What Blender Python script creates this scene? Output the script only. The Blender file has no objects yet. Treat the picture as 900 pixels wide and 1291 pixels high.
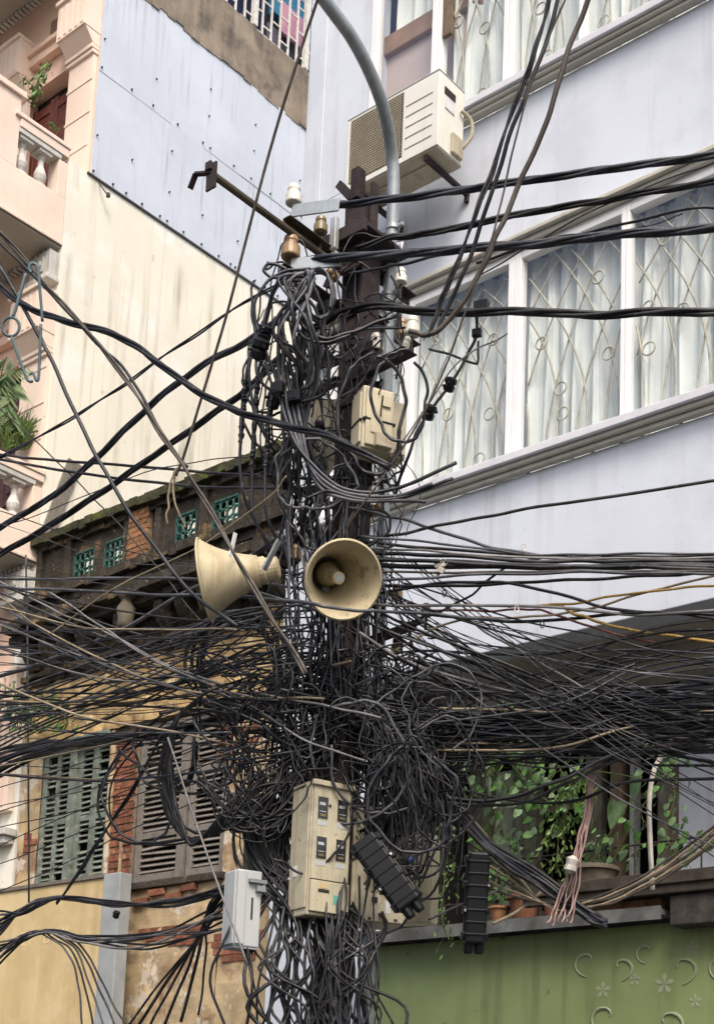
import bpy, bmesh, math, random
from mathutils import Vector, Matrix, noise

# ------------------------------------------------------------------ camera, sky, sun, exposure
scene = bpy.context.scene
COL = scene.collection
FPX, CY, PIT, ROL, YAW = 1833.4, 1161.4, math.radians(9.241), math.radians(2.254), math.radians(40.735)
cp, sp, cr, sr, cw, sw = math.cos(PIT), math.sin(PIT), math.cos(ROL), math.sin(ROL), math.cos(YAW), math.sin(YAW)
_rt = Vector((cw, sw, 0)); _f0 = Vector((-sw, cw, 0)); _z = Vector((0, 0, 1))
FW = _f0 * cp + _z * sp
_up = _z * cp - _f0 * sp
RT = _rt * cr + _up * sr
UP = _up * cr - _rt * sr
CAM = Vector((0, 0, 1.6))
cd = bpy.data.cameras.new('camera'); cam = bpy.data.objects.new('camera', cd); COL.objects.link(cam)
m = Matrix((RT, UP, -FW)).transposed().to_4x4(); m.translation = CAM
cam.matrix_world = m
cd.sensor_fit = 'VERTICAL'; cd.sensor_height = 24.0; cd.lens = 24.0 * FPX / 1291.0
cd.shift_y = (CY - 645.5) / 1291.0
cd.clip_end = 2000; cd.clip_start = 0.05
scene.camera = cam
w = bpy.data.worlds.new('World'); scene.world = w; w.use_nodes = True
nt = w.node_tree; bg = nt.nodes['Background']; sky = nt.nodes.new('ShaderNodeTexSky')
SUN_EL, SUN_AZ = math.radians(50), math.radians(134)      # azimuth clockwise from +Y
sky.sky_type = 'NISHITA'; sky.sun_disc = False; sky.sun_elevation = SUN_EL; sky.sun_rotation = SUN_AZ
sky.dust_density = 6.0; sky.air_density = 1.0; sky.ozone_density = 1.0
nt.links.new(sky.outputs[0], bg.inputs[0]); bg.inputs[1].default_value = 0.15
sl = bpy.data.lights.new('sun', 'SUN'); sl.energy = 1.5; sl.angle = math.radians(22); sl.color = (1, .95, .88)
so = bpy.data.objects.new('sun', sl); COL.objects.link(so)
sd = Vector((math.sin(SUN_AZ) * math.cos(SUN_EL), math.cos(SUN_AZ) * math.cos(SUN_EL), math.sin(SUN_EL)))
so.rotation_euler = sd.to_track_quat('Z', 'Y').to_euler(); so.location = (5, -10, 20)
vs = scene.view_settings; vs.view_transform = 'Standard'; vs.look = 'None'; vs.gamma = 1; vs.use_curve_mapping = False
vs.exposure = 0.6

# ------------------------------------------------------------------ helpers
def ray(px, py): return FW + RT * ((px - 450) / FPX) + UP * ((CY - py) / FPX)
def P(px, py, D): return CAM + ray(px, py) * D
def onY(px, py, Y): d = ray(px, py); return CAM + d * (Y / d.y)
def onX(px, py, X): d = ray(px, py); return CAM + d * (X / d.x)
rnd = random.Random(7)
ORG = {}

class MB:
    def __init__(s): s.v = []; s.f = []
    def add(s, vs, fs):
        b = len(s.v); s.v += [tuple(v) for v in vs]; s.f += [tuple(i + b for i in f) for f in fs]; return s
    def box(s, x0, x1, y0, y1, z0, z1):
        return s.add([(x0,y0,z0),(x1,y0,z0),(x1,y1,z0),(x0,y1,z0),(x0,y0,z1),(x1,y0,z1),(x1,y1,z1),(x0,y1,z1)],
                     [(0,3,2,1),(4,5,6,7),(0,1,5,4),(1,2,6,5),(2,3,7,6),(3,0,4,7)])
    def obox(s, c, size, M):
        c = Vector(c); o = []
        for x,y,z in ((-1,-1,-1),(1,-1,-1),(1,1,-1),(-1,1,-1),(-1,-1,1),(1,-1,1),(1,1,1),(-1,1,1)):
            o.append(c + M @ Vector((x*size[0]/2, y*size[1]/2, z*size[2]/2)))
        return s.add(o, [(0,3,2,1),(4,5,6,7),(0,1,5,4),(1,2,6,5),(2,3,7,6),(3,0,4,7)])
    def bar(s, p, q, w, h, up=(0,0,1)):
        p, q = Vector(p), Vector(q); a = (q-p).normalized(); u = Vector(up)
        x = a.cross(u)
        if x.length < 1e-4: x = a.cross(Vector((1,0,0)))
        x.normalize(); y = x.cross(a)
        M = Matrix((x, a, y)).transposed()
        return s.obox((p+q)/2, (w, (q-p).length, h), M)
    def tube(s, pts, r, n=6, cap=True, closed=False):
        pts = [Vector(p) for p in pts]; N = len(pts)
        rr = r if isinstance(r, (list, tuple)) else [r]*N
        t0 = (pts[1]-pts[0]).normalized()
        x = t0.orthogonal().normalized(); b = len(s.v); pt = t0
        for i, p in enumerate(pts):
            if closed: t = pts[(i+1) % N] - pts[i-1]
            else: t = pts[min(i+1,N-1)] - pts[max(i-1,0)]
            if t.length < 1e-9: t = pt
            t.normalize()
            x = x - t * x.dot(t)
            if x.length < 1e-6: x = t.orthogonal()
            x.normalize(); y = t.cross(x); pt = t
            for k in range(n):
                a = 2*math.pi*k/n
                q = p + (x*math.cos(a) + y*math.sin(a)) * rr[i]
                s.v.append((q.x, q.y, q.z))
        for i in range(N if closed else N-1):
            j = (i+1) % N
            for k in range(n):
                l = (k+1) % n
                s.f.append((b+i*n+k, b+i*n+l, b+j*n+l, b+j*n+k))
        if cap and not closed:
            s.f.append(tuple(b+k for k in reversed(range(n)))); s.f.append(tuple(b+(N-1)*n+k for k in range(n)))
        return s
    def lathe(s, prof, o, axis=(0,0,1), n=16, capa=True):
        o = Vector(o); a = Vector(axis).normalized(); x = a.orthogonal().normalized(); y = a.cross(x); b = len(s.v)
        for r, h in prof:
            for k in range(n):
                t = 2*math.pi*k/n; q = o + a*h + (x*math.cos(t)+y*math.sin(t))*r; s.v.append((q.x,q.y,q.z))
        for i in range(len(prof)-1):
            for k in range(n):
                l = (k+1) % n; s.f.append((b+i*n+k, b+i*n+l, b+(i+1)*n+l, b+(i+1)*n+k))
        if capa:
            s.f.append(tuple(b+k for k in reversed(range(n)))); e = b+(len(prof)-1)*n; s.f.append(tuple(e+k for k in range(n)))
        return s
    def prism(s, poly, vec):
        n = len(poly); v = Vector(vec)
        a = [Vector(p) for p in poly]
        return s.add(a + [p+v for p in a], [tuple(reversed(range(n))), tuple(range(n, 2*n))] + [(i, (i+1)%n, n+(i+1)%n, n+i) for i in range(n)])
    def quad(s, a, b, c, d): return s.add([a,b,c,d], [(0,1,2,3)])
    def mesh(s, name, mat, org=(0,0,0), smooth=False, recalc=True):
        me = bpy.data.meshes.new(name); o = Vector(org)
        me.from_pydata([(v[0]-o[0], v[1]-o[1], v[2]-o[2]) for v in s.v], [], s.f)
        if recalc and len(s.f) < 60000:
            bm = bmesh.new(); bm.from_mesh(me); bmesh.ops.recalc_face_normals(bm, faces=bm.faces); bm.to_mesh(me); bm.free()
        if smooth: me.polygons.foreach_set('use_smooth', [True]*len(me.polygons))
        me.materials.append(mat); return me
    def build(s, name, mat, parent=None, smooth=False, bevel=0, org=None, recalc=True):
        o_ = ORG[parent.name] if parent is not None else Vector(org if org is not None else ((0,0,0)))
        me = s.mesh(name, mat, o_, smooth, recalc); ob = bpy.data.objects.new(name, me); COL.objects.link(ob)
        if parent is not None: ob.parent = parent
        else: ob.location = o_
        ORG[ob.name] = Vector(o_)
        if bevel:
            b = ob.modifiers.new('bevel', 'BEVEL'); b.width = bevel; b.segments = 2; b.limit_method = 'ANGLE'
        return ob
def box1(name, mat, parent, *a, bevel=0): return MB().box(*a).build(name, mat, parent, bevel=bevel)
def inst(name, me, parent, loc, rot=None, scl=None):
    ob = bpy.data.objects.new(name, me); COL.objects.link(ob)
    o_ = ORG[parent.name] if parent is not None else Vector((0,0,0))
    if parent is not None: ob.parent = parent
    ob.location = Vector(loc) - o_
    if rot is not None: ob.rotation_euler = rot
    if scl is not None: ob.scale = scl
    ORG[ob.name] = Vector(loc); return ob
def tag(o, label, cat, group=None, kind=None):
    if label: o['label'] = label
    if cat: o['category'] = cat
    if group: o['group'] = group
    if kind: o['kind'] = kind
    return o
def thing(name, label, cat, loc, group=None):
    o = bpy.data.objects.new(name, None); COL.objects.link(o); o.location = loc; o.empty_display_size = .1
    ORG[o.name] = Vector(loc); return tag(o, label, cat, group)
def spline(pts, seg=8):
    pts = [Vector(p) for p in pts]
    if len(pts) == 2: return [pts[0].lerp(pts[1], i/seg) for i in range(seg+1)]
    o = []; q = [pts[0]*2-pts[1]] + pts + [pts[-1]*2-pts[-2]]
    for i in range(1, len(q)-2):
        a,b,c,d = q[i-1],q[i],q[i+1],q[i+2]
        for k in range(seg):
            t = k/seg
            o.append(.5*((2*b)+(c-a)*t+(2*a-5*b+4*c-d)*t*t+(3*b-a-3*c+d)*t**3))
    o.append(pts[-1]); return o

# ------------------------------------------------------------------ materials
def mat(name, col, rough=.8, var=.12, scale=2.5, bump=.15, bscale=30, metal=0, streak=None, stain=None, spots=None, rndv=0, spec=.3, bdist=.01):
    M = bpy.data.materials.new(name); M.use_nodes = True; t = M.node_tree; N = t.nodes; L = t.links
    bs = N['Principled BSDF']; bs.inputs['Roughness'].default_value = rough; bs.inputs['Metallic'].default_value = metal
    bs.inputs['Specular IOR Level'].default_value = spec
    geo = N.new('ShaderNodeNewGeometry'); pos = geo.outputs['Position']
    def noi(sc, det=4, vec=None, r=.55, sx=None):
        n = N.new('ShaderNodeTexNoise'); n.inputs['Scale'].default_value = sc; n.inputs['Detail'].default_value = det; n.inputs['Roughness'].default_value = r
        src = pos
        if sx:
            mp = N.new('ShaderNodeMapping'); mp.inputs['Scale'].default_value = sx; L.new(pos, mp.inputs['Vector']); src = mp.outputs[0]
        L.new(src, n.inputs['Vector']); return n.outputs['Fac']
    def ramp(f, a, b, inv=False):
        r = N.new('ShaderNodeMapRange'); r.inputs[1].default_value = a; r.inputs[2].default_value = b
        r.inputs[3].default_value = 1 if inv else 0; r.inputs[4].default_value = 0 if inv else 1; L.new(f, r.inputs[0]); return r.outputs[0]
    def mul(a, b):
        r = N.new('ShaderNodeMath'); r.operation = 'MULTIPLY'
        L.new(a, r.inputs[0])
        if isinstance(b, (int, float)): r.inputs[1].default_value = b
        else: L.new(b, r.inputs[1])
        return r.outputs[0]
    def mix(f, a, b):
        x = N.new('ShaderNodeMix'); x.data_type = 'RGBA'
        L.new(f, x.inputs[0])
        for s_, v in ((x.inputs[6], a), (x.inputs[7], b)):
            if isinstance(v, tuple): s_.default_value = (*v[:3], 1)
            else: L.new(v, s_)
        return x.outputs[2]
    c = tuple(col); dk = tuple(k*(1-var*1.6) for k in c); lt = tuple(min(1, k*(1+var)) for k in c)
    cur = mix(ramp(noi(scale, 6), .3, .7), dk, lt)
    if stain:     # (colour, amount, scale, threshold)
        cur = mix(mul(ramp(noi(stain[2], 8, r=.65), stain[3], stain[3]+.12), stain[1]), cur, stain[0])
    if streak:    # (colour, amount, horizontal scale, threshold)
        f = mul(ramp(noi(1, 5, sx=(streak[2], streak[2], streak[2]*.05)), streak[3], streak[3]+.2), ramp(noi(1.1, 3), .35, .65))
        cur = mix(mul(f, streak[1]), cur, streak[0])
    if spots:     # (colour, amount, scale, threshold)
        cur = mix(mul(ramp(noi(spots[2], 3, r=.7), spots[3], spots[3]+.05), spots[1]), cur, spots[0])
    if rndv:
        oi = N.new('ShaderNodeObjectInfo'); h = N.new('ShaderNodeHueSaturation'); L.new(cur, h.inputs['Color'])
        r = N.new('ShaderNodeMapRange'); r.inputs[3].default_value = 1-rndv; r.inputs[4].default_value = 1+rndv; L.new(oi.outputs['Random'], r.inputs[0]); L.new(r.outputs[0], h.inputs['Value'])
        cur = h.outputs[0]
    L.new(cur, bs.inputs['Base Color'])
    if bump:
        b = N.new('ShaderNodeBump'); b.inputs['Strength'].default_value = bump; b.inputs['Distance'].default_value = bdist
        L.new(noi(bscale, 8, r=.65), b.inputs['Height']); L.new(b.outputs[0], bs.inputs['Normal'])
    return M
def S(r, g, b):      # sRGB 0..255 -> linear
    f = lambda u: (u/255/12.92) if u/255 <= .04045 else ((u/255+.055)/1.055)**2.4
    return (f(r), f(g), f(b))
M = {}
M['lilac'] = mat('lilac_paint', (.575,.615,.685), .85, .05, .7, .3, 12, streak=((.34,.34,.36), .6, 8, .52), stain=((.50,.53,.60), .7, 1.3, .5), spots=((.42,.43,.46), .5, 13, .70), bdist=.006)
M['white_frame'] = mat('white_frame_paint', (.78,.78,.78), .45, .03, 3, .03, 30)
M['trim'] = mat('beige_trim_paint', (.50,.48,.42), .8, .1, 3, .15, 25, streak=((.2,.19,.17), .5, 14, .55))
M['sill'] = mat('sill_paint', (.6,.6,.64), .8, .08, 4, .15, 25, stain=((.3,.3,.3), .5, 6, .58))
M['cream'] = mat('cream_render', (.755,.725,.615), .9, .04, 1.1, .35, 9, streak=((.36,.32,.23), .9, 7, .50), stain=((.80,.80,.76), .7, 1.3, .50), spots=((.45,.38,.27), .5, 5, .68), bdist=.012)
M['blue_sheet'] = mat('blue_grey_sheet', (.52,.565,.635), .6, .05, .9, .06, 6, streak=((.22,.23,.25), .8, 15, .545), stain=((.58,.62,.68), .5, 1.5, .5), rndv=.03, bdist=.02)
M['screw'] = mat('dark_screw', (.06,.06,.06), .7)
M['pink'] = mat('pink_plaster', (.74,.53,.42), .85, .06, 1.5, .2, 18, streak=((.48,.33,.26), .35, 8, .55))
M['pink_pale'] = mat('pale_peach_plaster', (.77,.635,.53), .85, .06, 1.8, .2, 18, streak=((.5,.4,.3), .3, 8, .55))
M['grey_white'] = mat('weathered_white_stone', (.55,.54,.50), .85, .12, 6, .25, 40, streak=((.2,.2,.18), .6, 22, .48))
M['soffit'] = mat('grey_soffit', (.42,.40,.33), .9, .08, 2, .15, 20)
M['red_wood'] = mat('dark_red_wood', (.11,.032,.022), .45, .2, 9, .2, 40)
M['purple_wood'] = mat('purple_brown_wood', (.075,.035,.035), .5, .2, 9, .2, 40)
M['concrete'] = mat('weathered_concrete', (.24,.20,.155), .95, .3, 2.2, .5, 14, stain=((.09,.08,.07), .7, 2.6, .5), streak=((.42,.36,.28), .5, 5, .5), bdist=.02)
M['dark_blue'] = mat('dark_blue_cloth', (.012,.016,.05), .9, .3, 3)
M['ochre'] = mat('ochre_plaster', (.42,.295,.14), .95, .25, 3, .9, 11, stain=((.20,.13,.07), .75, 4, .53), spots=((.60,.50,.33), .8, 7, .60), streak=((.1,.08,.06), .6, 9, .58), bdist=.03)
M['ochre_smooth'] = mat('ochre_painted_plaster', (.45,.345,.205), .9, .2, 2.5, .5, 16, streak=((.15,.10,.06), .8, 12, .50), stain=((.21,.12,.075), .85, 2.6, .51), spots=((.52,.47,.39), .9, 4.5, .58), bdist=.012)
M['mould'] = mat('black_mould_stone', (.048,.041,.032), .95, .35, 5, .9, 22, stain=((.24,.17,.09), .8, 4, .55), spots=((.30,.22,.12), .6, 9, .66), bdist=.025)
M['moss'] = mat('mossy_stone', (.05,.048,.026), .95, .4, 8, .9, 30, stain=((.10,.12,.025), .8, 6, .52), bdist=.02)
M['brick'] = mat('red_brick', (.22,.085,.05), .95, .25, 14, .7, 60, stain=((.33,.24,.15), .6, 13, .55), spots=((.08,.05,.04), .6, 9, .6), rndv=.3)
M['brick_pale'] = mat('orange_brick', (.30,.15,.075), .95, .25, 14, .7, 60, stain=((.12,.09,.06), .6, 12, .52), rndv=.3)
M['mortar'] = mat('mortar', (.20,.155,.11), .95, .2, 10, .6, 40)
M['green_tile'] = mat('green_ceramic', (.035,.11,.09), .4, .4, 14, .4, 40, stain=((.30,.32,.28), .7, 22, .6), spec=.5)
M['green_shutter'] = mat('green_shutter_paint', (.15,.18,.15), .75, .25, 8, .3, 50, stain=((.32,.31,.25), .7, 12, .53), rndv=.12)
M['grey_shutter'] = mat('grey_wood_shutter', (.20,.18,.155), .85, .25, 9, .4, 50, stain=((.09,.07,.06), .7, 9, .52), rndv=.15)
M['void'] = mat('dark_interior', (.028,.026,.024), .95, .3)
M['sign_yellow'] = mat('yellow_sign_sheet', (.55,.42,.215), .6, .1, 1.5, .08, 10, streak=((.33,.24,.12), .6, 8, .48), stain=((.60,.49,.30), .5, 3, .5))
M['sign_ink'] = mat('faded_sign_ink', (.66,.52,.26), .6, .05)
M['grey_metal'] = mat('grey_painted_metal', (.30,.32,.325), .55, .1, 5, .1, 30)
M['green_sign'] = mat('green_sign_sheet', (.20,.26,.11), .55, .1, 2, .05, 20, streak=((.06,.08,.035), .7, 9, .50), stain=((.20,.24,.12), .5, 2, .52), spots=((.05,.05,.03), .6, 7, .66))
M['sign_flower'] = mat('pale_print', (.27,.30,.20), .6, .1)
M['dark_wood'] = mat('dark_old_wood', (.055,.045,.036), .85, .3, 9, .4, 40)
M['olive_wood'] = mat('olive_grey_wood', (.15,.145,.11), .8, .25, 8, .3, 40, streak=((.05,.045,.035), .6, 22, .5))
M['brown_wood'] = mat('brown_post_wood', (.16,.115,.08), .8, .25, 8, .3, 40, streak=((.05,.04,.03), .6, 22, .5))
M['rust'] = mat('rusty_painted_steel', (.036,.026,.027), .8, .3, 8, .4, 60, stain=((.085,.045,.028), .5, 10, .57))
M['olive_steel'] = mat('olive_steel', (.075,.062,.042), .7, .25, 10, .3, 60, stain=((.16,.08,.03), .5, 14, .56))
M['galv'] = mat('galvanised_steel', (.36,.40,.42), .42, .12, 12, .12, 40, metal=.35, streak=((.2,.21,.22), .5, 18, .5))
M['hanger_iron'] = mat('blue_grey_iron', (.10,.145,.16), .5, .2, 9, .15, 40)
M['galv_dull'] = mat('dull_zinc', (.26,.29,.30), .5, .15, 9, .15, 40, metal=.3)
M['porcelain'] = mat('white_porcelain', (.68,.66,.58), .25, .08, 20, .03, 30, stain=((.35,.3,.2), .5, 24, .6), spec=.5)
M['tan_ins'] = mat('brown_glazed_porcelain', (.32,.21,.105), .4, .2, 18, .05, 30, stain=((.2,.1,.04), .6, 22, .55), spec=.5)
M['olive_ins'] = mat('olive_glazed_porcelain', (.18,.14,.06), .35, .2, 18, .05, 30, spec=.5)
M['horn'] = mat('cream_horn_paint', (.52,.455,.30), .55, .1, 5, .1, 30, streak=((.26,.17,.08), .75, 16, .50), stain=((.42,.35,.22), .6, 7, .5), spots=((.16,.08,.04), .8, 26, .68), spec=.35)
M['horn_in'] = mat('cream_horn_blotched_inside', (.49,.42,.275), .6, .12, 6, .08, 30, stain=((.17,.12,.08), .8, 9, .55), spots=((.10,.06,.04), .7, 22, .68))  # slightly darker than the outside, with dark random blotches
M['box_beige'] = mat('beige_plastic', (.53,.475,.345), .6, .1, 4, .08, 30, streak=((.27,.15,.07), .85, 24, .49), spots=((.2,.15,.1), .6, 20, .66), stain=((.36,.33,.26), .5, 8, .58))
M['cab_cream'] = mat('cream_cabinet', (.47,.43,.31), .6, .1, 4, .08, 30, streak=((.22,.155,.085), .8, 20, .49), stain=((.25,.23,.19), .6, 6, .54), spots=((.16,.12,.08), .7, 18, .66))
M['cab_grey'] = mat('pale_grey_cabinet', (.42,.44,.44), .6, .06, 4, .06, 30, streak=((.2,.2,.19), .5, 22, .54))
M['blackp'] = mat('black_plastic', (.006,.007,.009), .42, .15, 10, .05, 40, spec=.25)
M['clip'] = mat('shiny_clip', (.6,.6,.58), .3, metal=.6)
M['ac_white'] = mat('ac_casing', (.70,.69,.63), .5, .05, 3, .04, 30, streak=((.45,.36,.22), .5, 16, .58))
M['ac_dirty'] = mat('ac_underside', (.42,.38,.28), .7, .15, 6, .1, 30, stain=((.18,.13,.08), .7, 6, .52))
M['ac_grille'] = mat('ac_coil_dark', (.10,.088,.066), .6, .1, 5)
M['ac_mesh'] = mat('ac_grille_wire', (.34,.30,.22), .6, .1, 5)
M['glass_dark'] = mat('dark_meter_glass', (.03,.03,.03), .15, spec=.6)
M['paper'] = mat('pale_paper_label', (.62,.62,.64), .8, .1, 30)
M['ink_violet'] = mat('violet_ink', (.16,.13,.4), .7)
M['ink_green'] = mat('green_stamp_ink', (.10,.33,.24), .7)
M['curtain'] = mat('pale_curtain', (.72,.76,.74), .95, .10, 1.2, .2, 60, streak=((.42,.47,.46), .6, 9, .5))
M['painted_reflection'] = mat('pinkish_painted_reflection', (.50,.42,.40), .9, .05, 2)
M['beam'] = mat('brown_painted_reflection', (.30,.19,.125), .7, .15, 5)
M['iron_cream'] = mat('cream_iron', (.46,.43,.33), .6, .2, 12, stain=((.22,.14,.08), .6, 14, .58))
M['white_iron'] = mat('white_bar_paint', (.62,.61,.57), .6, .15, 14)
M['terracotta'] = mat('terracotta', (.20,.085,.045), .9, .2, 9, .4, 30, stain=((.12,.12,.09), .5, 9, .55))
M['grey_pot'] = mat('grey_stone_pot', (.13,.11,.085), .95, .25, 9, .5, 30)
M['soil'] = mat('soil', (.04,.03,.02), .95)
M['leaf'] = mat('leaf_green', (.055,.13,.022), .5, .35, 20, .1, 30, rndv=.3, spec=.4)
M['leaf_pale'] = mat('pale_leaf_green', (.10,.165,.075), .55, .3, 14, .1, 30, rndv=.35, spec=.4)
M['leaf_lime'] = mat('lime_leaf_green', (.12,.19,.04), .5, .3, 20, .1, 30, rndv=.3, spec=.4)
M['stem'] = mat('plant_stem', (.09,.10,.04), .8, .3)
M['asphalt'] = mat('asphalt', (.05,.05,.05), .9, .2, 2, .5, 60)
M['paving'] = mat('paving', (.22,.21,.19), .9, .2, 3, .4, 20)
M['pipe_cream'] = mat('cream_pipe', (.48,.44,.34), .6, .15, 9)
M['bamboo'] = mat('bamboo', (.36,.24,.11), .7, .2, 14)
def cabm(name, col, rough=.45, spec=.38): return mat(name, col, rough, .3, 5, .1, 60, spec=spec, stain=(tuple(min(1, k*1.5+.035) for k in col), .75, 3.5, .5), spots=(tuple(min(1, k*1.3+.06) for k in col), .6, 22, .6))
M['c_black'] = cabm('cable_black', (.008,.008,.0095), .42)
M['c_blue'] = cabm('cable_blue_black', (.017,.019,.027), .38)
M['c_grey'] = cabm('cable_grey', (.055,.058,.068), .45)
M['c_lgrey'] = cabm('cable_light_grey', (.17,.165,.16), .5)
M['c_brown'] = cabm('cable_brown', (.055,.045,.036), .6)
M['c_tan'] = cabm('cable_tan', (.26,.21,.14), .7)
M['c_yellow'] = cabm('cable_yellow', (.42,.27,.07), .55)
M['c_red'] = cabm('cable_red_brown', (.12,.03,.02), .55)
M['c_white'] = cabm('cable_white', (.50,.47,.42), .6)
M['c_blueplastic'] = cabm('blue_plastic', (.02,.09,.42), .4)
M['twine'] = cabm('pinkish_twine', (.36,.24,.22), .8)
M['pink_cloth'] = mat('pink_cloth', (.6,.32,.42), .9)
M['mid_blue'] = mat('blue_awning', (.06,.25,.42), .7)
def glass():
    g = bpy.data.materials.new('window_glass'); g.use_nodes = True; t = g.node_tree; N = t.nodes; L = t.links
    N.remove(N['Principled BSDF'])
    tr = N.new('ShaderNodeBsdfTransparent'); tr.inputs[0].default_value = (.97,.98,.98,1)
    gl = N.new('ShaderNodeBsdfGlossy'); gl.inputs['Roughness'].default_value = .03; gl.inputs[0].default_value = (.9,.93,1,1)
    fr = N.new('ShaderNodeLayerWeight'); fr.inputs[0].default_value = .5
    pw = N.new('ShaderNodeMath'); pw.operation = 'POWER'; L.new(fr.outputs['Facing'], pw.inputs[0]); pw.inputs[1].default_value = 4
    mr = N.new('ShaderNodeMapRange'); mr.inputs[3].default_value = .07; mr.inputs[4].default_value = .95
    L.new(pw.outputs[0], mr.inputs[0])
    mx = N.new('ShaderNodeMixShader'); L.new(mr.outputs[0], mx.inputs[0]); L.new(tr.outputs[0], mx.inputs[1]); L.new(gl.outputs[0], mx.inputs[2])
    L.new(mx.outputs[0], N['Material Output'].inputs[0]); return g
M['glass'] = glass()
# ------------------------------------------------------------------ ground
tag(MB().quad((-400,-400,0),(400,-400,0),(400,400,0),(-400,400,0)).build('ground', M['asphalt']), None, None, kind='structure')
tag(MB().box(-40,20,7.2,60,.0,.12).build('pavement', M['paving']), None, None, kind='structure')

# ------------------------------------------------------------------ lilac house (facade y = 8.6)
F = 8.6
LH = thing('lilac_house', 'pale lilac painted house with barred curtained window bands and a deep shaded overhang', 'house', (-8.38, F, 0))
XR = -1.2
wall = MB()
wall.box(-8.38, XR, F, F+.25, 5.43, 6.78)
wall.box(-8.38, XR, F, F+.25, 8.80, 10.03)
wall.box(-8.38, -7.64, F, F+.25, 10.03, 13)
wall.box(-7.64, XR, F, F+.25, 12.4, 13)
wall.box(-8.38, -8.345, F, F+.25, 6.78, 8.80)
wall.box(-8.38, -8.17, F-.02, F-.003, 8.85, 13)
wall.box(-8.38, -8.2, F+.25, 16, 0, 13)
wall.box(-8.2, XR, F+.25, 16, 12.8, 13)
wall.box(XR-.2, XR, F+.25, 16, 0, 13)
wall.box(-8.38, -7.3, F, F+.25, 0, 5.43)
wall.build('wall', M['lilac'], LH, bevel=.008)
# slab, soffit and inner walls
MB().box(-8.2, XR-.2, F+.25, 11.4, 6.5, 6.75).box(-8.2, XR-.2, F+.25, 11.4, 9.75, 10.0).box(-8.2, XR-.2, 11.2, 11.4, 6.75, 12.8).build('inner_wall', M['lilac'], LH)
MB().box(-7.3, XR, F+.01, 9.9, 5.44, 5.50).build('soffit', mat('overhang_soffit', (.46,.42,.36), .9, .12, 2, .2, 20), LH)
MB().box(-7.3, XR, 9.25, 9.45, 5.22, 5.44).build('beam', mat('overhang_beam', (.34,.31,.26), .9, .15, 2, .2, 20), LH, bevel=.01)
MB().box(-7.3, XR, 9.9, 10.0, 5.05, 5.5).build('lintel', M['dark_wood'], LH)
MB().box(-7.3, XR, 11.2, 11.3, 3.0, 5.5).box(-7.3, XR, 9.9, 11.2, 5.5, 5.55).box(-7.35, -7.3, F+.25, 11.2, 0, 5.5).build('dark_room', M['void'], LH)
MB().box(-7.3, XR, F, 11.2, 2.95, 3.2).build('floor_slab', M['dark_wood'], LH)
MB().box(-7.3, XR, F+.1, F+.3, 0, 2.95).build('shopfront', M['grey_metal'], LH)
# wooden posts of the veranda
for x0, x1, mm in ((-6.80,-6.56,'olive_wood'), (-7.25,-7.02,'olive_wood'), (-6.10,-5.95,'olive_wood'), (-5.86,-5.75,'brown_wood'), (-5.69,-5.65,'grey_metal'),
                   (-5.44,-5.33,'olive_wood'), (-5.33,-5.27,'brown_wood'), (-4.2,-4.05,'olive_wood')):
    box1('post', M[mm], LH, x0, x1, 9.82 + rnd.random()*.03, 9.95, 3.2, 5.42, bevel=.008)
for z in (4.5, 3.62):
    box1('rail', M['brown_wood'], LH, -7.3, -5.44, 9.955, 9.99, z, z+.05)
MB().box(-5.27, -3.4, 9.86, 9.99, 3.2, 5.42).build('inner_wall', M['lilac'], LH)
MB().box(-7.02, -6.80, 9.9, 9.98, 3.2, 4.9).build('door', mat('pale_door', (.35,.36,.30), .8, .1, 4), LH)
# mouldings round the windows
def moulding(zs, x0, x1, name, mm):
    mb = MB()
    for (z0, z1, d) in zs: mb.box(x0, x1, F-d, F-.002, z0, z1)
    return mb.build(name, mm, LH, bevel=.006)
moulding([(8.69,8.735,.05),(8.737,8.77,.09),(8.772,8.80,.06)], -8.36, XR, 'head_moulding', M['trim'])
moulding([(6.78,6.815,.06),(6.817,6.85,.10)], -8.36, XR, 'sill_moulding', M['trim'])
moulding([(6.852,6.915,.14)], -8.36, XR, 'window_sill', M['sill'])
moulding([(10.03,10.06,.07),(10.062,10.09,.10)], -7.66, XR, 'sill_moulding', M['trim'])
moulding([(10.092,10.155,.13)], -7.66, XR, 'window_sill', M['sill'])
MB().box(-8.36, XR, F+.0, F+.1, 8.656, 8.688).build('head_board', M['white_frame'], LH)
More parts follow.
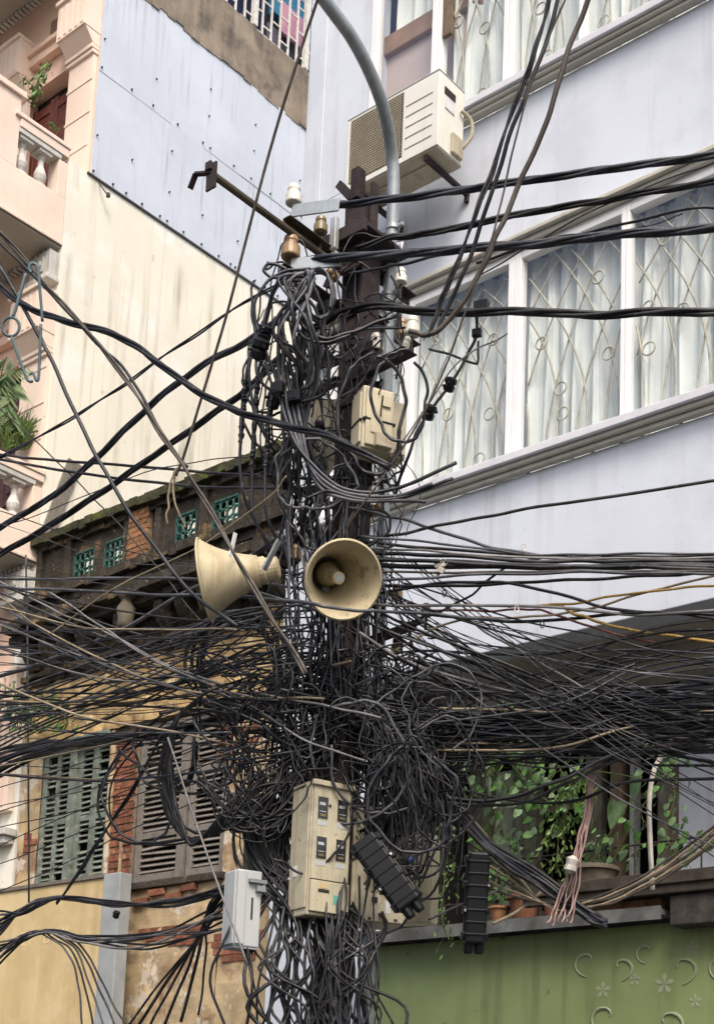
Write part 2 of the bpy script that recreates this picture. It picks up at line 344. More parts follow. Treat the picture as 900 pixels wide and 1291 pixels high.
# windows: frame > pane, bars, rings; curtains behind
def curtain(x0, x1, y, z0, z1, seed, mm='curtain', name='curtain'):
    r = random.Random(seed); mb = MB(); n = int((x1-x0)/.012)+1; ph = r.random()*9
    top = []; 
    for i in range(n+1):
        x = x0+(x1-x0)*i/n
        d = .055*math.sin(x*36+ph+2.2*math.sin(x*7+ph)) + .022*math.sin(x*88+ph*2+2*math.sin(x*13))
        top.append((x, d))
    rows = 8
    vs = []
    for k in range(rows+1):
        z = z0+(z1-z0)*k/rows
        for x, d in top:
            vs.append((x + .01*math.sin(z*3+x*20), y + d*(.6+.5*(1-k/rows)) , z))
    fs = []
    for k in range(rows):
        for i in range(n):
            a = k*(n+1)+i; fs.append((a, a+1, a+n+2, a+n+1))
    mb.add(vs, fs); return mb.build(name, M[mm], LH, smooth=True, recalc=False)
def grille(x0, x1, z0, z1, seed, par, arcs=True):
    r = random.Random(seed); W = x1-x0; H = z1-z0; y = F+.10
    for sgn in (1, -1):
        for q in range(-7, 8):
            bx = (x0+x1)/2 + q*.25 + (0 if sgn > 0 else .10)
            seg = []; cv = r.uniform(1.75, 2.2); am = r.uniform(.62, .86)
            for i in range(81):
                t = i/80; u = t
                x = bx + sgn*(am*H/1.6)*(u**cv) - sgn*.10*u + .02*math.sin(u*5+q)
                if x0 <= x <= x1: seg.append(Vector((x, y + (.012 if sgn > 0 else -.004), z0 + H*t)))
                elif len(seg) > 3: break
                else: seg = []
            if len(seg) > 5:
                MB().tube(seg[:-1:3]+[seg[-1]], .0085, 5).build('grille_bar', M['iron_cream'], par, smooth=True)
    for i in range(5):
        c = Vector((x0 + W*r.uniform(.1,.9), y-.012, z0+H*(.12+.16*i+r.uniform(-.08,.08))))
        MB().tube([c+Vector((.05*math.cos(a*math.pi/9), 0, .05*math.sin(a*math.pi/9))) for a in range(18)], .0075, 5, closed=True).build('grille_ring', M['iron_cream'], par, smooth=True)
def window(x0, x1, z0, z1, seed, fl=.05, fr=.05, ft=.05, fb=.05, gr=True, cur='curtain'):
    mb = MB()
    mb.box(x0, x0+fl, F-.012, F+.075, z0, z1).box(x1-fr, x1, F-.012, F+.075, z0, z1)
    mb.box(x0+fl, x1-fr, F-.008, F+.07, z1-ft, z1).box(x0+fl, x1-fr, F-.008, F+.07, z0, z0+fb)
    wf = mb.build('window', M['white_frame'], LH, bevel=.006)
    MB().quad((x0+fl, F+.03, z0+fb), (x1-fr, F+.03, z0+fb), (x1-fr, F+.03, z1-ft), (x0+fl, F+.03, z1-ft)).build('pane', M['glass'], wf)
    if gr: grille(x0+fl, x1-fr, z0+fb, z1-ft, seed, wf)
    if cur: curtain(x0-.02, x1+.02, F+.20, z0-.05, z1+.05, seed)
    return wf
Z0, Z1 = 6.917, 8.655
window(-8.345, -7.95, Z0, Z1, 1, .05, .04, gr=False, cur='curtain')
window(-7.948, -7.135, Z0, Z1, 2, .04, .03)
window(-7.133, -6.035, Z0, Z1, 3, .10, .055)
window(-6.033, -5.045, Z0, Z1, 4, .065, .035)
window(-5.043, -4.0, Z0, Z1, 5, .035, .04)
window(-3.998, -2.9, Z0, Z1, 6, .04, .04)
window(-2.898, XR-.05, Z0, Z1, 7, .04, .04)
Z0, Z1 = 10.157, 12.40
window(-7.64, -6.89, Z0, Z1, 8, .07, .06, gr=False, cur=None)
curtain(-7.6, -6.88, F+.27, 11.55, 12.4, 31)
MB().box(-7.64, -6.7, F+.22, F+.26, 10.1, 11.36).build('painted_reflection', M['painted_reflection'], LH)  # added panel, its colour painting the neighbouring house's reflection in the pane
MB().box(-7.66, -6.6, F+.17, F+.29, 11.36, 11.55).build('painted_reflection_band', M['beam'], LH, bevel=.01)  # added band painting the brown part of that reflection, no real pelmet
window(-6.888, -6.155, Z0, Z1, 9, .05, .045)
window(-6.153, -5.45, Z0, Z1, 10, .045, .03)
window(-5.448, -4.75, Z0, Z1, 11, .03, .03)
window(-4.748, -3.9, Z0, Z1, 12, .03, .03)
MB().box(-6.83, -6.74, F-.016, F+.02, 11.0, 12.36).build('mullion_strip', M['brown_wood'], LH)

# air conditioner on brackets
AC = thing('air_conditioner', 'boxy outdoor air conditioner unit on rusty brackets under the upper window', 'air conditioner', (-6.85, 8.15, 9.43))
x0, x1, ya, yb, z0, z1 = -7.33, -6.38, 8.0, 8.33, 9.43, 10.08
xm = -6.74
cs = MB().box(x0, x1, ya+.012, yb, z0, z1)
cs.box(x0, x0+.03, ya, ya+.011, z0, z1).box(xm, x1, ya, ya+.011, z0, z1).box(x0+.03, xm, ya, ya+.011, z1-.022, z1).box(x0+.03, xm, ya, ya+.011, z0, z0+.05)
cs.build('casing', M['ac_white'], AC, bevel=.01)
MB().box(x0+.032, xm-.003, ya+.006, ya+.0115, z0+.052, z1-.024).build('coil', M['ac_grille'], AC)
g = MB()
n = 26
for i in range(1, n): z = z0+.052+(z1-z0-.076)*i/n; g.box(x0+.032, xm-.003, ya-.004, ya-.001, z-.0028, z+.0028)
for i in range(1, 23): x = x0+.032+(xm-x0-.035)*i/23; g.box(x-.002, x+.002, ya-.0075, ya-.0045, z0+.052, z1-.024)
g.build('front_grille', M['ac_mesh'], AC)
g = MB()
for i in range(5): z = z0+.10+i*.095; g.box(xm+.03, x1-.06, ya-.0045, ya-.0005, z, z+.006)
g.build('louvre_line', M['ac_mesh'], AC)
MB().box(x0+.01, x1-.01, ya+.01, yb-.005, z0-.012, z0-.001).box(x0+.15, x1-.15, ya+.12, yb-.08, z0-.02, z0-.0125).build('base_tray', M['ac_dirty'], AC, bevel=.004)
MB().box(x1+.001, x1+.006, ya+.07, ya+.21, z1-.16, z1-.10).build('side_vent', M['void'], AC)
MB().box(x1+.001, x1+.008, ya+.08, ya+.20, z1-.28, z1-.18).build('data_plate', M['paper'], AC)
MB().box(x1+.001, x1+.03, ya+.16, ya+.30, z0+.02, z0+.20).build('valve_cover', M['ac_dirty'], AC, bevel=.012)
MB().box(x0-.004, x1+.004, ya-.004, yb+.004, z1+.001, z1+.012).build('top_cover', M['cab_grey'], AC, bevel=.004)
MB().tube(spline([(x1+.02, yb-.06, z1-.2), (x1+.05, yb+.03, z1-.25), (x1+.045, yb+.05, z0+.28), (x1-.02, yb+.02, z0+.18)]), .016, 8).build('pipe', M['ac_dirty'], AC, smooth=True)
for x in (x0+.12, x1-.14):
    br = MB().box(x-.02, x+.02, ya+.03, 8.6, z0-.055, z0-.022).box(x-.018, x+.018, 8.57, 8.598, z0-.11, z0-.056)
    br.build('bracket', M['rust'], AC, bevel=.003)

# ------------------------------------------------------------------ pink house (side wall at x = -12.24)
XS = -12.24
PH = thing('pink_house', 'tall pink house with balconies, its long cream side wall clad in pale blue sheets', 'house', (XS, 8.8, 0))
sw_ = MB()
sw_.box(XS-.3, XS, 8.79, 16, 0, 12.45)
sw_.build('side_wall', M['cream'], PH)
MB().box(XS-.3, XS-.04, 9.402, 16, 12.451, 15.16).build('backing_wall', M['concrete'], PH)
# blue sheets with seams, each a part; little screws joined
rows = [(12.45, 13.768), (13.772, 15.13)]
scr = MB()
for ri, (a, b) in enumerate(rows):
    ys = [9.095, 10.2, 11.35, 12.5, 13.65] if ri == 0 else [9.1, 10.75, 12.4, 14.0]
    for i in range(len(ys)-1):
        d = .003*(i % 2) + .004*ri
        y0, y1 = ys[i], ys[i+1]+.012
        mb = MB(); nn, mm_ = 14, 10; vs = []
        for p_ in range(nn+1):
            for q in range(mm_+1):
                yy = y0+(y1-y0)*p_/nn; zz = a-.012*ri+(b-a+.012*ri)*q/mm_
                vs.append((XS+.014+d+.0025*noise.noise(Vector((yy*1.7, zz*1.5, ri*5.))), yy, zz+(.006*noise.noise(Vector((yy*3, 0, 0))) if q == 0 else 0)))
        fs = [(p_*(mm_+1)+q, (p_+1)*(mm_+1)+q, (p_+1)*(mm_+1)+q+1, p_*(mm_+1)+q+1) for p_ in range(nn) for q in range(mm_)]
        mb.add(vs, fs)
        n0 = len(mb.v); mb.add([(XS, y0, a), (XS+.013+d, y0, a), (XS+.013+d, y0, b), (XS, y0, b)], [(0,1,2,3)]).add([(XS, y0, a-.012*ri), (XS+.013+d, y0, a-.012*ri), (XS+.013+d, y1, a-.012*ri), (XS, y1, a-.012*ri)], [(0,1,2,3)])
        ob = mb.build('cladding_sheet', M['blue_sheet'], PH, smooth=False, recalc=False)
        for q in range(5):
            yy = y0+.08+(y1-y0-.16)*q/4+rnd.uniform(-.06,.06)
            for zz in ((a+.04,) if ri == 0 else (a+.03+rnd.uniform(0,.02),)):
                scr.box(XS+.01, XS+.036, yy-.009, yy+.009, zz-.009, zz+.009)
        for q in range(1, 2+i%2):
            zz = a+(b-a)*(q+rnd.uniform(-.2,.2))/3
            for yy in (y0+.04, (y0+y1)/2): scr.box(XS+.01, XS+.04, yy-.007, yy+.007, zz-.007, zz+.007)
tag(scr.build('screws', M['screw'], PH), None, None, kind='stuff')
MB().box(XS-.02, XS+.022, 9.05, 13.7, 12.425, 12.447).build('drip_flashing', M['screw'], PH)
# concrete band and barred opening above
mb = MB(); nn = 40
for i in range(nn):
    y0 = 9.12+i*.13; mb.box(XS-.1, XS+.03+rnd.uniform(-.006,.012), y0, y0+.1305, 15.10+rnd.uniform(-.035,.03), 15.93+rnd.uniform(-.008,.008))
mb.build('concrete_band', M['concrete'], PH)
MB().box(XS-.3, XS+.02, 9.41, 9.6, 15.93, 19).box(XS-.3, XS+.02, 9.6, 16, 18.2, 19).build('upper_wall', M['concrete'], PH)
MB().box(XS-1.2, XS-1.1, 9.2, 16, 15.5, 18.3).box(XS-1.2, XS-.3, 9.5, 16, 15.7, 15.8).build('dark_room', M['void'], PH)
wg = MB().box(XS-.035, XS-.005, 9.6, 14, 15.94, 15.97).build('window_grille', M['white_iron'], PH)
for i in range(26):
    y = 9.7+i*.162
    if i % 6 == 5: MB().box(XS-.03, XS+.03, y-.04, y+.04, 15.97, 18.2).build('post', M['white_iron'], wg); continue
    MB().box(XS-.028, XS-.004, y-.012, y+.012, 15.9, 18.2).build('bar', M['white_iron'], wg)
for i in range(26):
    for k in range(6):
        z = 16.1+k*.36+(.18 if i % 2 else 0)
        MB().box(XS-.022, XS-.010, 9.7+i*.162+.0125, 9.7+i*.162+.1495, z-.01, z+.01).build('crossbar', M['white_iron'], wg)
MB().box(XS-.30, XS-.2, 9.6, 11.9, 15.9, 18).build('curtain', M['dark_blue'], PH)
MB().box(XS-.26, XS-.22, 12.2, 12.6, 16.5, 16.95).build('hanging_cloth', M['pink_cloth'], PH)
MB().box(XS-.5, XS-.4, 12.2, 13.3, 16.9, 17.4).build('hanging_cloth', M['mid_blue'], PH)
MB().box(XS-.5, XS-.34, 11.7, 12.6, 15.9, 16.6).build('crate', mat('violet_grey_box', (.13,.12,.17), .8), PH)

# facades: upper at y=9.1, lower at y=8.79
def facade(yf, zf, zt, xo, door_mat, ztop_open):
    # xo: shift in x of details; zf floor level
    XL = -17
    mb = MB()
    XR_ = XS+.001 if yf > 9 else XS-.301
    mb.box(XL, -13.62, yf, yf+.3, zf, zt).box(-13.62, -12.74, yf, yf+.3, ztop_open, zt).box(-12.74, XR_, yf, yf+.3, 12.452 if yf > 9 else zf, zt)
    if yf > 9: pass
    mb.build('facade_wall', M['pink'], PH)
    # door
    MB().box(-13.62, -12.74, yf+.18, yf+.2, zf, ztop_open).build('door_recess', M['void'], PH)
    for (a, b) in ((-13.60, -13.19), (-13.18, -12.76)):
        d = MB().box(a, a+.07, yf+.10, yf+.15, zf, ztop_open-.14).box(b-.07, b, yf+.10, yf+.15, zf, ztop_open-.14)
        for zz in (zf+.02, zf+.7, zf+1.35, ztop_open-.30): 
            if zz < ztop_open-.2: d.box(a+.07, b-.07, yf+.10, yf+.15, zz, zz+.09)
        dl = d.build('door_leaf', M[door_mat], PH, bevel=.006)
        MB().box(a+.07, b-.07, yf+.115, yf+.14, zf, ztop_open-.16).build('door_panel', M[door_mat], dl)
        for zz in (zf+.16, zf+.84, zf+1.5):
            h = .5 if zz < zf+1.4 else max(.1, ztop_open-.42-zz)
            MB().box(a+.12, b-.12, yf+.098, yf+.114, zz, zz+h).build('raised_panel', M[door_mat], dl, bevel=.012)
    # lintel moulding
    MB().box(-13.66, -12.80, yf-.09, yf-.002, ztop_open+.28, ztop_open+.40).box(-13.70, -12.78, yf-.13, yf-.002, ztop_open+.402, ztop_open+.47).build('lintel_moulding', M['pink'], PH, bevel=.008)
    for sx_ in (-12.74, -13.98):   # pilasters
        p = MB().box(sx_+.03, sx_+.47, yf-.06, yf-.002, zf, ztop_open-.12)
        for k in range(5): p.box(sx_+.02, sx_+.48, yf-.068, yf-.061, zf+.35+k*.42, zf+.38+k*.42)
        p.build('pilaster', M['pink_pale'], PH, bevel=.006)
        MB().box(sx_+.01, sx_+.485, yf-.09, yf-.002, ztop_open-.118, ztop_open-.07).box(sx_+.0, sx_+.49, yf-.11, yf-.002, ztop_open-.068, ztop_open-.02).prism([(sx_+.0, yf-.09, ztop_open-.018), (sx_+.0, yf-.22, ztop_open+.14), (sx_+.0, yf-.002, ztop_open+.14), (sx_+.0, yf-.002, ztop_open-.018)], (.49,0,0)).build('capital', M['pink_pale'], PH, bevel=.006)
        ub = MB().box(sx_-.02, sx_+.495, yf-.24, yf-.002, ztop_open+.142, ztop_open+.60)
        for k in range(5): ub.box(sx_+.02+k*.1, sx_+.07+k*.1, yf-.248, yf-.241, ztop_open+.17, ztop_open+.56)
        ub.box(sx_-.04, sx_+.50, yf-.27, yf-.002, ztop_open+.602, ztop_open+.65)
        ub.build('pilaster_block', M['pink_pale'], PH, bevel=.006)
facade(9.1, 11.6, 16.5, 0, 'red_wood', 14.08)
facade(8.79, 7.9, 11.39, 0, 'purple_wood', 10.18)
MB().box(-17, XS-.301, 8.79, 9.0, 0, 7.69).build('facade_wall', M['pink'], PH)
MB().box(-13.22, -12.97, 9.09, 9.099, 14.62, 14.9).build('vent_shade_patch', mat('pink_painted_shade', (.30,.19,.15), .9), PH)  # flat plate on the wall, the hole's shade painted as darker pink
# soffits with dentils
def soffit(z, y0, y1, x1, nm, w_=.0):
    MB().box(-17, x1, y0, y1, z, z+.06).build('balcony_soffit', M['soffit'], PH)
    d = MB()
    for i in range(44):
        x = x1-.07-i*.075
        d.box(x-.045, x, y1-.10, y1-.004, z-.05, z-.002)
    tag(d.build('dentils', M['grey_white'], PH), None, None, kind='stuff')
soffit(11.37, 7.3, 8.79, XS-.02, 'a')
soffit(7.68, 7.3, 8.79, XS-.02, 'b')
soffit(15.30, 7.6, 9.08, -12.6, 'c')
MB().box(-12.6, -12.3, 8.6, 9.06, 15.16, 15.28).build('cornice_block', M['grey_white'], PH, bevel=.01)
for zf, zc in ((11.0, 0), (7.3, 0)):
    b = MB().box(-12.62, XS-.02, 8.66, 8.788, zf-.0, zf+.30).box(-12.66, XS-.0, 8.62, 8.788, zf-.06, zf-.002).build('cornice_block', M['grey_white'], PH, bevel=.008)
    MB().box(-12.52, XS-.12, 8.645, 8.658, zf+.06, zf+.25).build('rosette_frame', M['grey_white'], b, bevel=.004)
    MB().lathe([(.0,-.02),(.03,-.02),(.045,0)], (-12.42, 8.64, zf+.155), (0,1,0), 10).build('rosette', M['grey_white'], b)
# balconies
prof = [(.075,0),(.075,.03),(.045,.045),(.04,.06),(.06,.10),(.07,.15),(.055,.20),(.034,.26),(.03,.33),(.045,.36),(.036,.38),(.055,.40),(.075,.43)]
def balcony(z0, zb, zr, zrt, pier_top, label=None):
    base = MB().box(-17, XS-.001, 7.3, 7.5, z0, zb).box(XS-.2, XS-.001, 7.5, 8.788, z0, zb).box(-17, XS-.2, 7.5, 8.78, z0+.002, z0+.12)
    base.box(-17, XS+.012, 7.29, 7.5, z0-.0, z0+.04).box(XS-.19, XS+.012, 7.5, 8.788, z0+.0, z0+.04)
    b = base.build('balcony', M['pink_pale'], PH, bevel=.006)
    MB().box(XS-.2, XS-.004, 7.29, 8.13, zb+.001, pier_top-.07).box(XS-.24, XS+.03, 7.27, 8.17, pier_top-.068, pier_top).build('pier', M['pink_pale'], b, bevel=.006)
    MB().box(XS-.19, XS-.004, 8.67, 8.787, zb+.001, zr-.002).build('pier', M['pink_pale'], b, bevel=.006)
    MB().box(XS-.21, XS+.015, 8.13, 8.79, zr+.06, zrt).box(XS-.22, XS+.03, 8.06, 8.80, zrt+.002, zrt+.05).build('handrail', M['pink_pale'], b, bevel=.006)
    MB().box(XS-.19, XS+.003, 8.13, 8.70, zr, zr+.058).build('rail_underside', M['grey_white'], b, bevel=.006)
    MB().box(-17, XS-.24, 7.3, 7.5, zr, zrt+.05).build('handrail', M['pink_pale'], b, bevel=.006)
    h = zr-zb-.002; me = None
    for y in (8.245, 8.50):
        mb = MB().lathe([(r*1.05, hh/.43*h) for r, hh in prof], (0,0,0), (0,0,1), 14); 
        mb.box(-.085,.085,-.085,.085,h-.035,h-.001)
        if me is None: me = mb.mesh('baluster', M['grey_white'], smooth=False)
        inst('baluster', me, b, (XS-.1, y, zb+.001))
    for i in range(8):
        inst('baluster', me, b, (XS-.5-i*.25, 7.4, zb+.001))
balcony(11.39, 11.96, 12.39, 12.55, 12.86)
balcony(7.70, 8.13, 8.54, 8.68, 8.98)
MB().prism([(XS+.002, 8.80, 8.05), (XS+.002, 8.95, 8.02), (XS+.002, 9.25, 8.98), (XS+.002, 9.08, 9.00)], (.03,0,0)).build('plank', M['grey_shutter'], PH)
MB().tube([onX(125,228,XS)+Vector((.0,0,0)), onX(128,235,XS+.05), onX(137,247,XS+.10)], .008, 6).lathe([(.012,0),(.024,.01),(.024,.05)], onX(137,243,XS+.10), (0,0,-1), 8).build('wall_hook', M['screw'], PH)
# lower storey of the pink house, left edge of the picture
MB().box(-13.0, -12.32, 8.70, 8.788, 5.0, 6.55).build('shutter_panel', M['pink_pale'], PH, bevel=.006)
r_ = MB()
for i in range(6): r_.box(-12.98+i*.11, -12.93+i*.11, 8.692, 8.699, 5.05, 6.5)
r_.build('fluting', M['pink'], PH)
MB().box(-13.2, -12.22, 8.62, 8.788, 4.72, 4.80).box(-13.2, -12.26, 8.66, 8.788, 4.64, 4.719).build('string_course', M['grey_white'], PH, bevel=.01)
MB().box(-12.16, -12.08, 8.765, 8.795, 3, 7.3).build('rough_edge', M['ochre_smooth'], PH)

# ------------------------------------------------------------------ old ochre house
YY = 8.8
YH = thing('ochre_house', 'low decaying ochre house with black mouldy parapet, lattice blocks and slatted shutters', 'house', (-12.2, YY, 0))
ex0, ex1 = -12.2, -8.40
def rough_wall(x0, x1, z0, z1, y, mm, name, amp=.02, cell=.05, par=None, seed=0):
    nx = max(2, int((x1-x0)/cell)); nz = max(2, int((z1-z0)/cell)); vs = []
    for i in range(nx+1):
        for k in range(nz+1):
            x = x0+(x1-x0)*i/nx; z = z0+(z1-z0)*k/nz
            d = noise.noise(Vector((x*3.1, z*3.3, seed)))*.6 + noise.noise(Vector((x*9, z*9, seed+5)))*.4
            vs.append((x, y-amp*.5+amp*d, z))
    fs = [(i*(nz+1)+k, (i+1)*(nz+1)+k, (i+1)*(nz+1)+k+1, i*(nz+1)+k+1) for i in range(nx) for k in range(nz)]
    mb = MB().add(vs, fs); mb.box(x0, x1, y+.02, y+.25, z0, z1)
    return mb.build(name, mm, par or YH, smooth=False, recalc=False)
rough_wall(ex0, ex1, 5.62, 6.35, YY, M['ochre'], 'rubble_wall', .07, .03, seed=3)
rough_wall(-12.08, -11.87, 4.0, 5.62, YY, M['ochre_smooth'], 'wall', .015)
rough_wall(-9.17, ex1, 2.6, 5.62, YY, M['ochre_smooth'], 'wall', .02)
rough_wall(ex0, -9.17, 2.6, 4.02, YY, M['ochre_smooth'], 'wall', .03, .04, seed=9)
MB().box(-10.80, -10.40, YY+.008, YY+.25, 4.02, 5.62).build('mortar_bed', M['mortar'], YH)
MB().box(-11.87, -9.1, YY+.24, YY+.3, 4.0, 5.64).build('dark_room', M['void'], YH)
MB().box(ex0, ex1, YY+.3, 11, 0, 7.6).build('body', M['mortar'], YH)
bme = MB().box(-.1,.1,-.05,.05,-.029,.029).mesh('brick', M['brick'])
for r0 in range(22):
    z = 4.05+r0*.071
    off = 0 if r0 % 2 else .1
    x = -10.74-off
    while x < -10.42:
        a, b = max(x, -10.74), min(x+.195, -10.42)
        if b-a > .05: inst('brick', bme, YH, ((a+b)/2, YY+.047+rnd.uniform(-.008,.006), z), (0, rnd.uniform(-.012,.012), rnd.uniform(-.03,.03)), ((b-a)/.205, 1, 1))
        x += .205
MB().box(-10.80, -10.745, YY-.03, YY+.1, 4.02, 5.62).box(-10.565, -10.54, YY-.035, YY-.0, 4.02, 4.5).build('plaster_edge', M['ochre_smooth'], YH, bevel=.01)
for k in range(4):   # bare bricks under the grey shutters
    inst('brick', bme, YH, (-10.2+k*.22+rnd.uniform(-.02,.02), YY-.01, 3.93+rnd.uniform(-.01,.02)+(.0 if k % 2 else -.07)), (0, rnd.uniform(-.06,.06), rnd.uniform(-.1,.1)))
for cx_, cz_, nx_, nz_ in ((-9.0,5.3,2,5), (-8.75,4.6,2,4), (-9.7,3.55,4,3), (-8.9,3.4,3,4), (-11.97,4.7,1,4)):
    for a_ in range(nx_):
        for b_ in range(nz_):
            if rnd.random() < .8: inst('brick', bme, YH, (cx_+(a_-nx_/2)*.207+(.1 if b_ % 2 else 0), YY+.028, cz_+(b_-nz_/2)*.066), (0, rnd.uniform(-.01,.01), rnd.uniform(-.02,.02)))
MB().box(-10.42, -9.12, YY-.07, YY+.05, 3.98, 4.05).build('window_sill', M['mould'], YH, bevel=.01)
# shutters
slme = {}
def shutter(x0, x1, z0, z1, mm, cols, rails, y=YY+.02, tilt=0):
    fr = MB(); prev = x0
    for a, b in cols:
        fr.box(prev, a, y-.02, y+.02, z0, z1); prev = b
    fr.box(prev, x1, y-.02, y+.02, z0, z1)
    zz = [z0+.07]+rails+[z1-.07]
    for a, b in cols:
        fr.box(a, b, y-.019, y+.019, z0, z0+.07).box(a, b, y-.019, y+.019, z1-.07, z1)
        for r0 in rails: fr.box(a, b, y-.019, y+.019, r0-.03, r0+.03)
    s_ = fr.build('shutter', M[mm], YH, bevel=.004)
    for a, b in cols:
        w_ = b-a
        key = (mm, round(w_, 2))
        if key not in slme: slme[key] = MB().box(-w_/2, w_/2, -.022, .022, -.0045, .0045).mesh('slat', M[mm])
        for i in range(len(zz)-1):
            lo = zz[i]+(.03 if i else 0); hi = zz[i+1]-(.03 if i < len(rails) else 0)
            n = int((hi-lo)/.052)
            for k in range(n):
                if rnd.random() < .03: continue
                inst('slat', slme[key], s_, ((a+b)/2, y, lo+(k+.5)*(hi-lo)/n), (math.radians(48+rnd.uniform(-6,6)), rnd.uniform(-.02,.02)*(4 if rnd.random()<.08 else 1), 0))
    return s_
s1 = shutter(-11.86, -11.345, 4.13, 5.56, 'green_shutter', [(-11.79,-11.645), (-11.585,-11.45)], [4.80]); s1['label'] = 'green louvred shutter leaf next to the pink wall'
s2 = shutter(-11.34, -10.80, 4.13, 5.56, 'green_shutter', [(-11.27,-11.12), (-11.03,-10.88)], [4.80], y=YY+.05); s2['label'] = 'green louvred shutter leaf next to the bricks'
s3 = shutter(-10.37, -9.70, 4.06, 5.58, 'grey_shutter', [(-10.29,-9.80)], [4.50, 5.05]); s3['label'] = 'grey wooden shutter leaf next to the bricks'
s4 = shutter(-9.68, -9.15, 4.06, 5.58, 'grey_shutter', [(-9.60,-9.25)], [4.50, 5.05], y=YY+.04); s4['label'] = 'grey wooden shutter leaf nearest the pole'
MB().box(-11.9, -10.8, YY-.06, YY+.06, 5.56, 5.63).build('green_lintel', M['green_shutter'], YH, bevel=.008)
# cornices, corbels
def rough_ledge(z0, z1, d, mm, name, x0=ex0-.03, x1=ex1, jz=.01):
    mb = MB(); n = int((x1-x0)/.11)
    for i in range(n):
        a = x0+(x1-x0)*i/n; b = x0+(x1-x0)*(i+1)/n
        mb.box(a, b+.0005*(i%2), YY-d+rnd.uniform(-.014,.014), YY+.1, z0+rnd.uniform(-jz,jz), z1+rnd.uniform(-jz,jz)*.6)
    return mb.build(name, M[mm], YH)
rough_ledge(7.17, 7.27, .16, 'mould', 'ledge')
rough_ledge(7.08, 7.168, .10, 'mould', 'ledge')
rough_ledge(6.98, 7.078, .04, 'mould', 'frieze')
rough_ledge(6.88, 6.978, .26, 'mould', 'ledge')
rough_ledge(6.78, 6.878, .40, 'mould', 'ledge', jz=.02)
rough_ledge(6.70, 6.778, .28, 'mould', 'ledge')
rough_ledge(6.40, 6.698, .03, 'mould', 'frieze')
rough_ledge(6.34, 6.398, .12, 'mould', 'brick_course', jz=.015)
rough_ledge(6.28, 6.338, .06, 'mould', 'ledge')
for i in range(13):
    x = ex0+.14+i*.29
    if i in (6,): continue
    c = MB().prism([(x, YY-.26, 6.69), (x, YY-.26, 6.58), (x, YY-.20, 6.50), (x, YY-.10, 6.43), (x, YY-.0, 6.41), (x, YY-.0, 6.69)], (.10,0,0))
    c.build('corbel', M['mould'], YH, bevel=.008)
for i in range(34):
    x = ex0+.05+i*.112
    MB().box(x, x+.08+rnd.uniform(0,.03), YY-.04-rnd.uniform(0,.02), YY, 6.41+rnd.uniform(-.01,.01), 6.47+rnd.uniform(-.01,.01)).build('brick', M['brick_pale'] if rnd.random() < .5 else M['mould'], YH)
# vase-like finials standing on the ledge
for x in (-10.33, -9.0):
    MB().lathe([(.05,0),(.09,.03),(.075,.10),(.095,.20),(.05,.28),(.06,.30),(.085,.32),(.085,.35),(.04,.36)], (x, YY-.33, 6.45), (0,0,1), 12).build('finial', M['grey_pot'], YH, smooth=True)
# parapet
rough_ledge(7.84, 7.93, .12, 'moss', 'parapet_coping', jz=.012)
rough_ledge(7.78, 7.838, .05, 'mould', 'parapet_coping')
holes = [(-11.62,-11.30), (-11.14,-10.84), (-10.08,-9.79), (-9.57,-9.22)]
px = ex0
for a, b in holes:
    MB().box(px, a, YY, YY+.16, 7.27, 7.78).build('parapet_wall', M['mould'], YH, bevel=.008); px = b
    MB().box(a, b, YY+.003, YY+.15, 7.65, 7.78).build('parapet_wall', M['mould'], YH)
MB().box(px, ex1, YY, YY+.16, 7.27, 7.78).build('parapet_wall', M['mould'], YH, bevel=.008)
for x in (-12.2, -11.72, -10.80, -10.34, -9.70, -9.15, -8.62):
    MB().box(x, x+.08, YY-.05, YY-.001, 7.27, 7.78).build('parapet_pier', M['mould'], YH, bevel=.008)
for a, b in holes:
    lb = MB().box(a, a+.012, YY+.0, YY+.07, 7.27, 7.65).box(b-.012, b, YY+.0, YY+.07, 7.27, 7.65).box(a, b, YY+.0, YY+.07, 7.63, 7.65).box(a, b, YY+.0, YY+.07, 7.33, 7.36)
    r0 = .045; nx = int((b-a)/.075); nz = 3
    for i in range(nx):
        for k in range(nz):
            c = Vector((a+(i+.5)*(b-a)/nx, YY+.02, 7.36+(k+.5)*.27/nz))
            lb.tube([c+Vector((r0*math.cos(t*math.pi/5), 0, r0*math.sin(t*math.pi/5))) for t in range(10)], .0125, 5, closed=True)
    lb.build('lattice_block', M['green_tile'], YH)
MB().box(-10.72, -10.42, YY-.05, YY-.001, 7.20, 7.84).build('brick_pier', M['mortar'], YH)
bp = MB().box(-.07,.07,-.02,.02,-.024,.024).mesh('brick', M['brick_pale'])
for r0 in range(11):
    for k in range(2):
        inst('brick', bp, YH, (-10.643+k*.147+(.012 if r0 % 2 else -.0), YY-.042-rnd.uniform(0,.006), 7.235+r0*.056), (0,0,rnd.uniform(-.03,.03)))
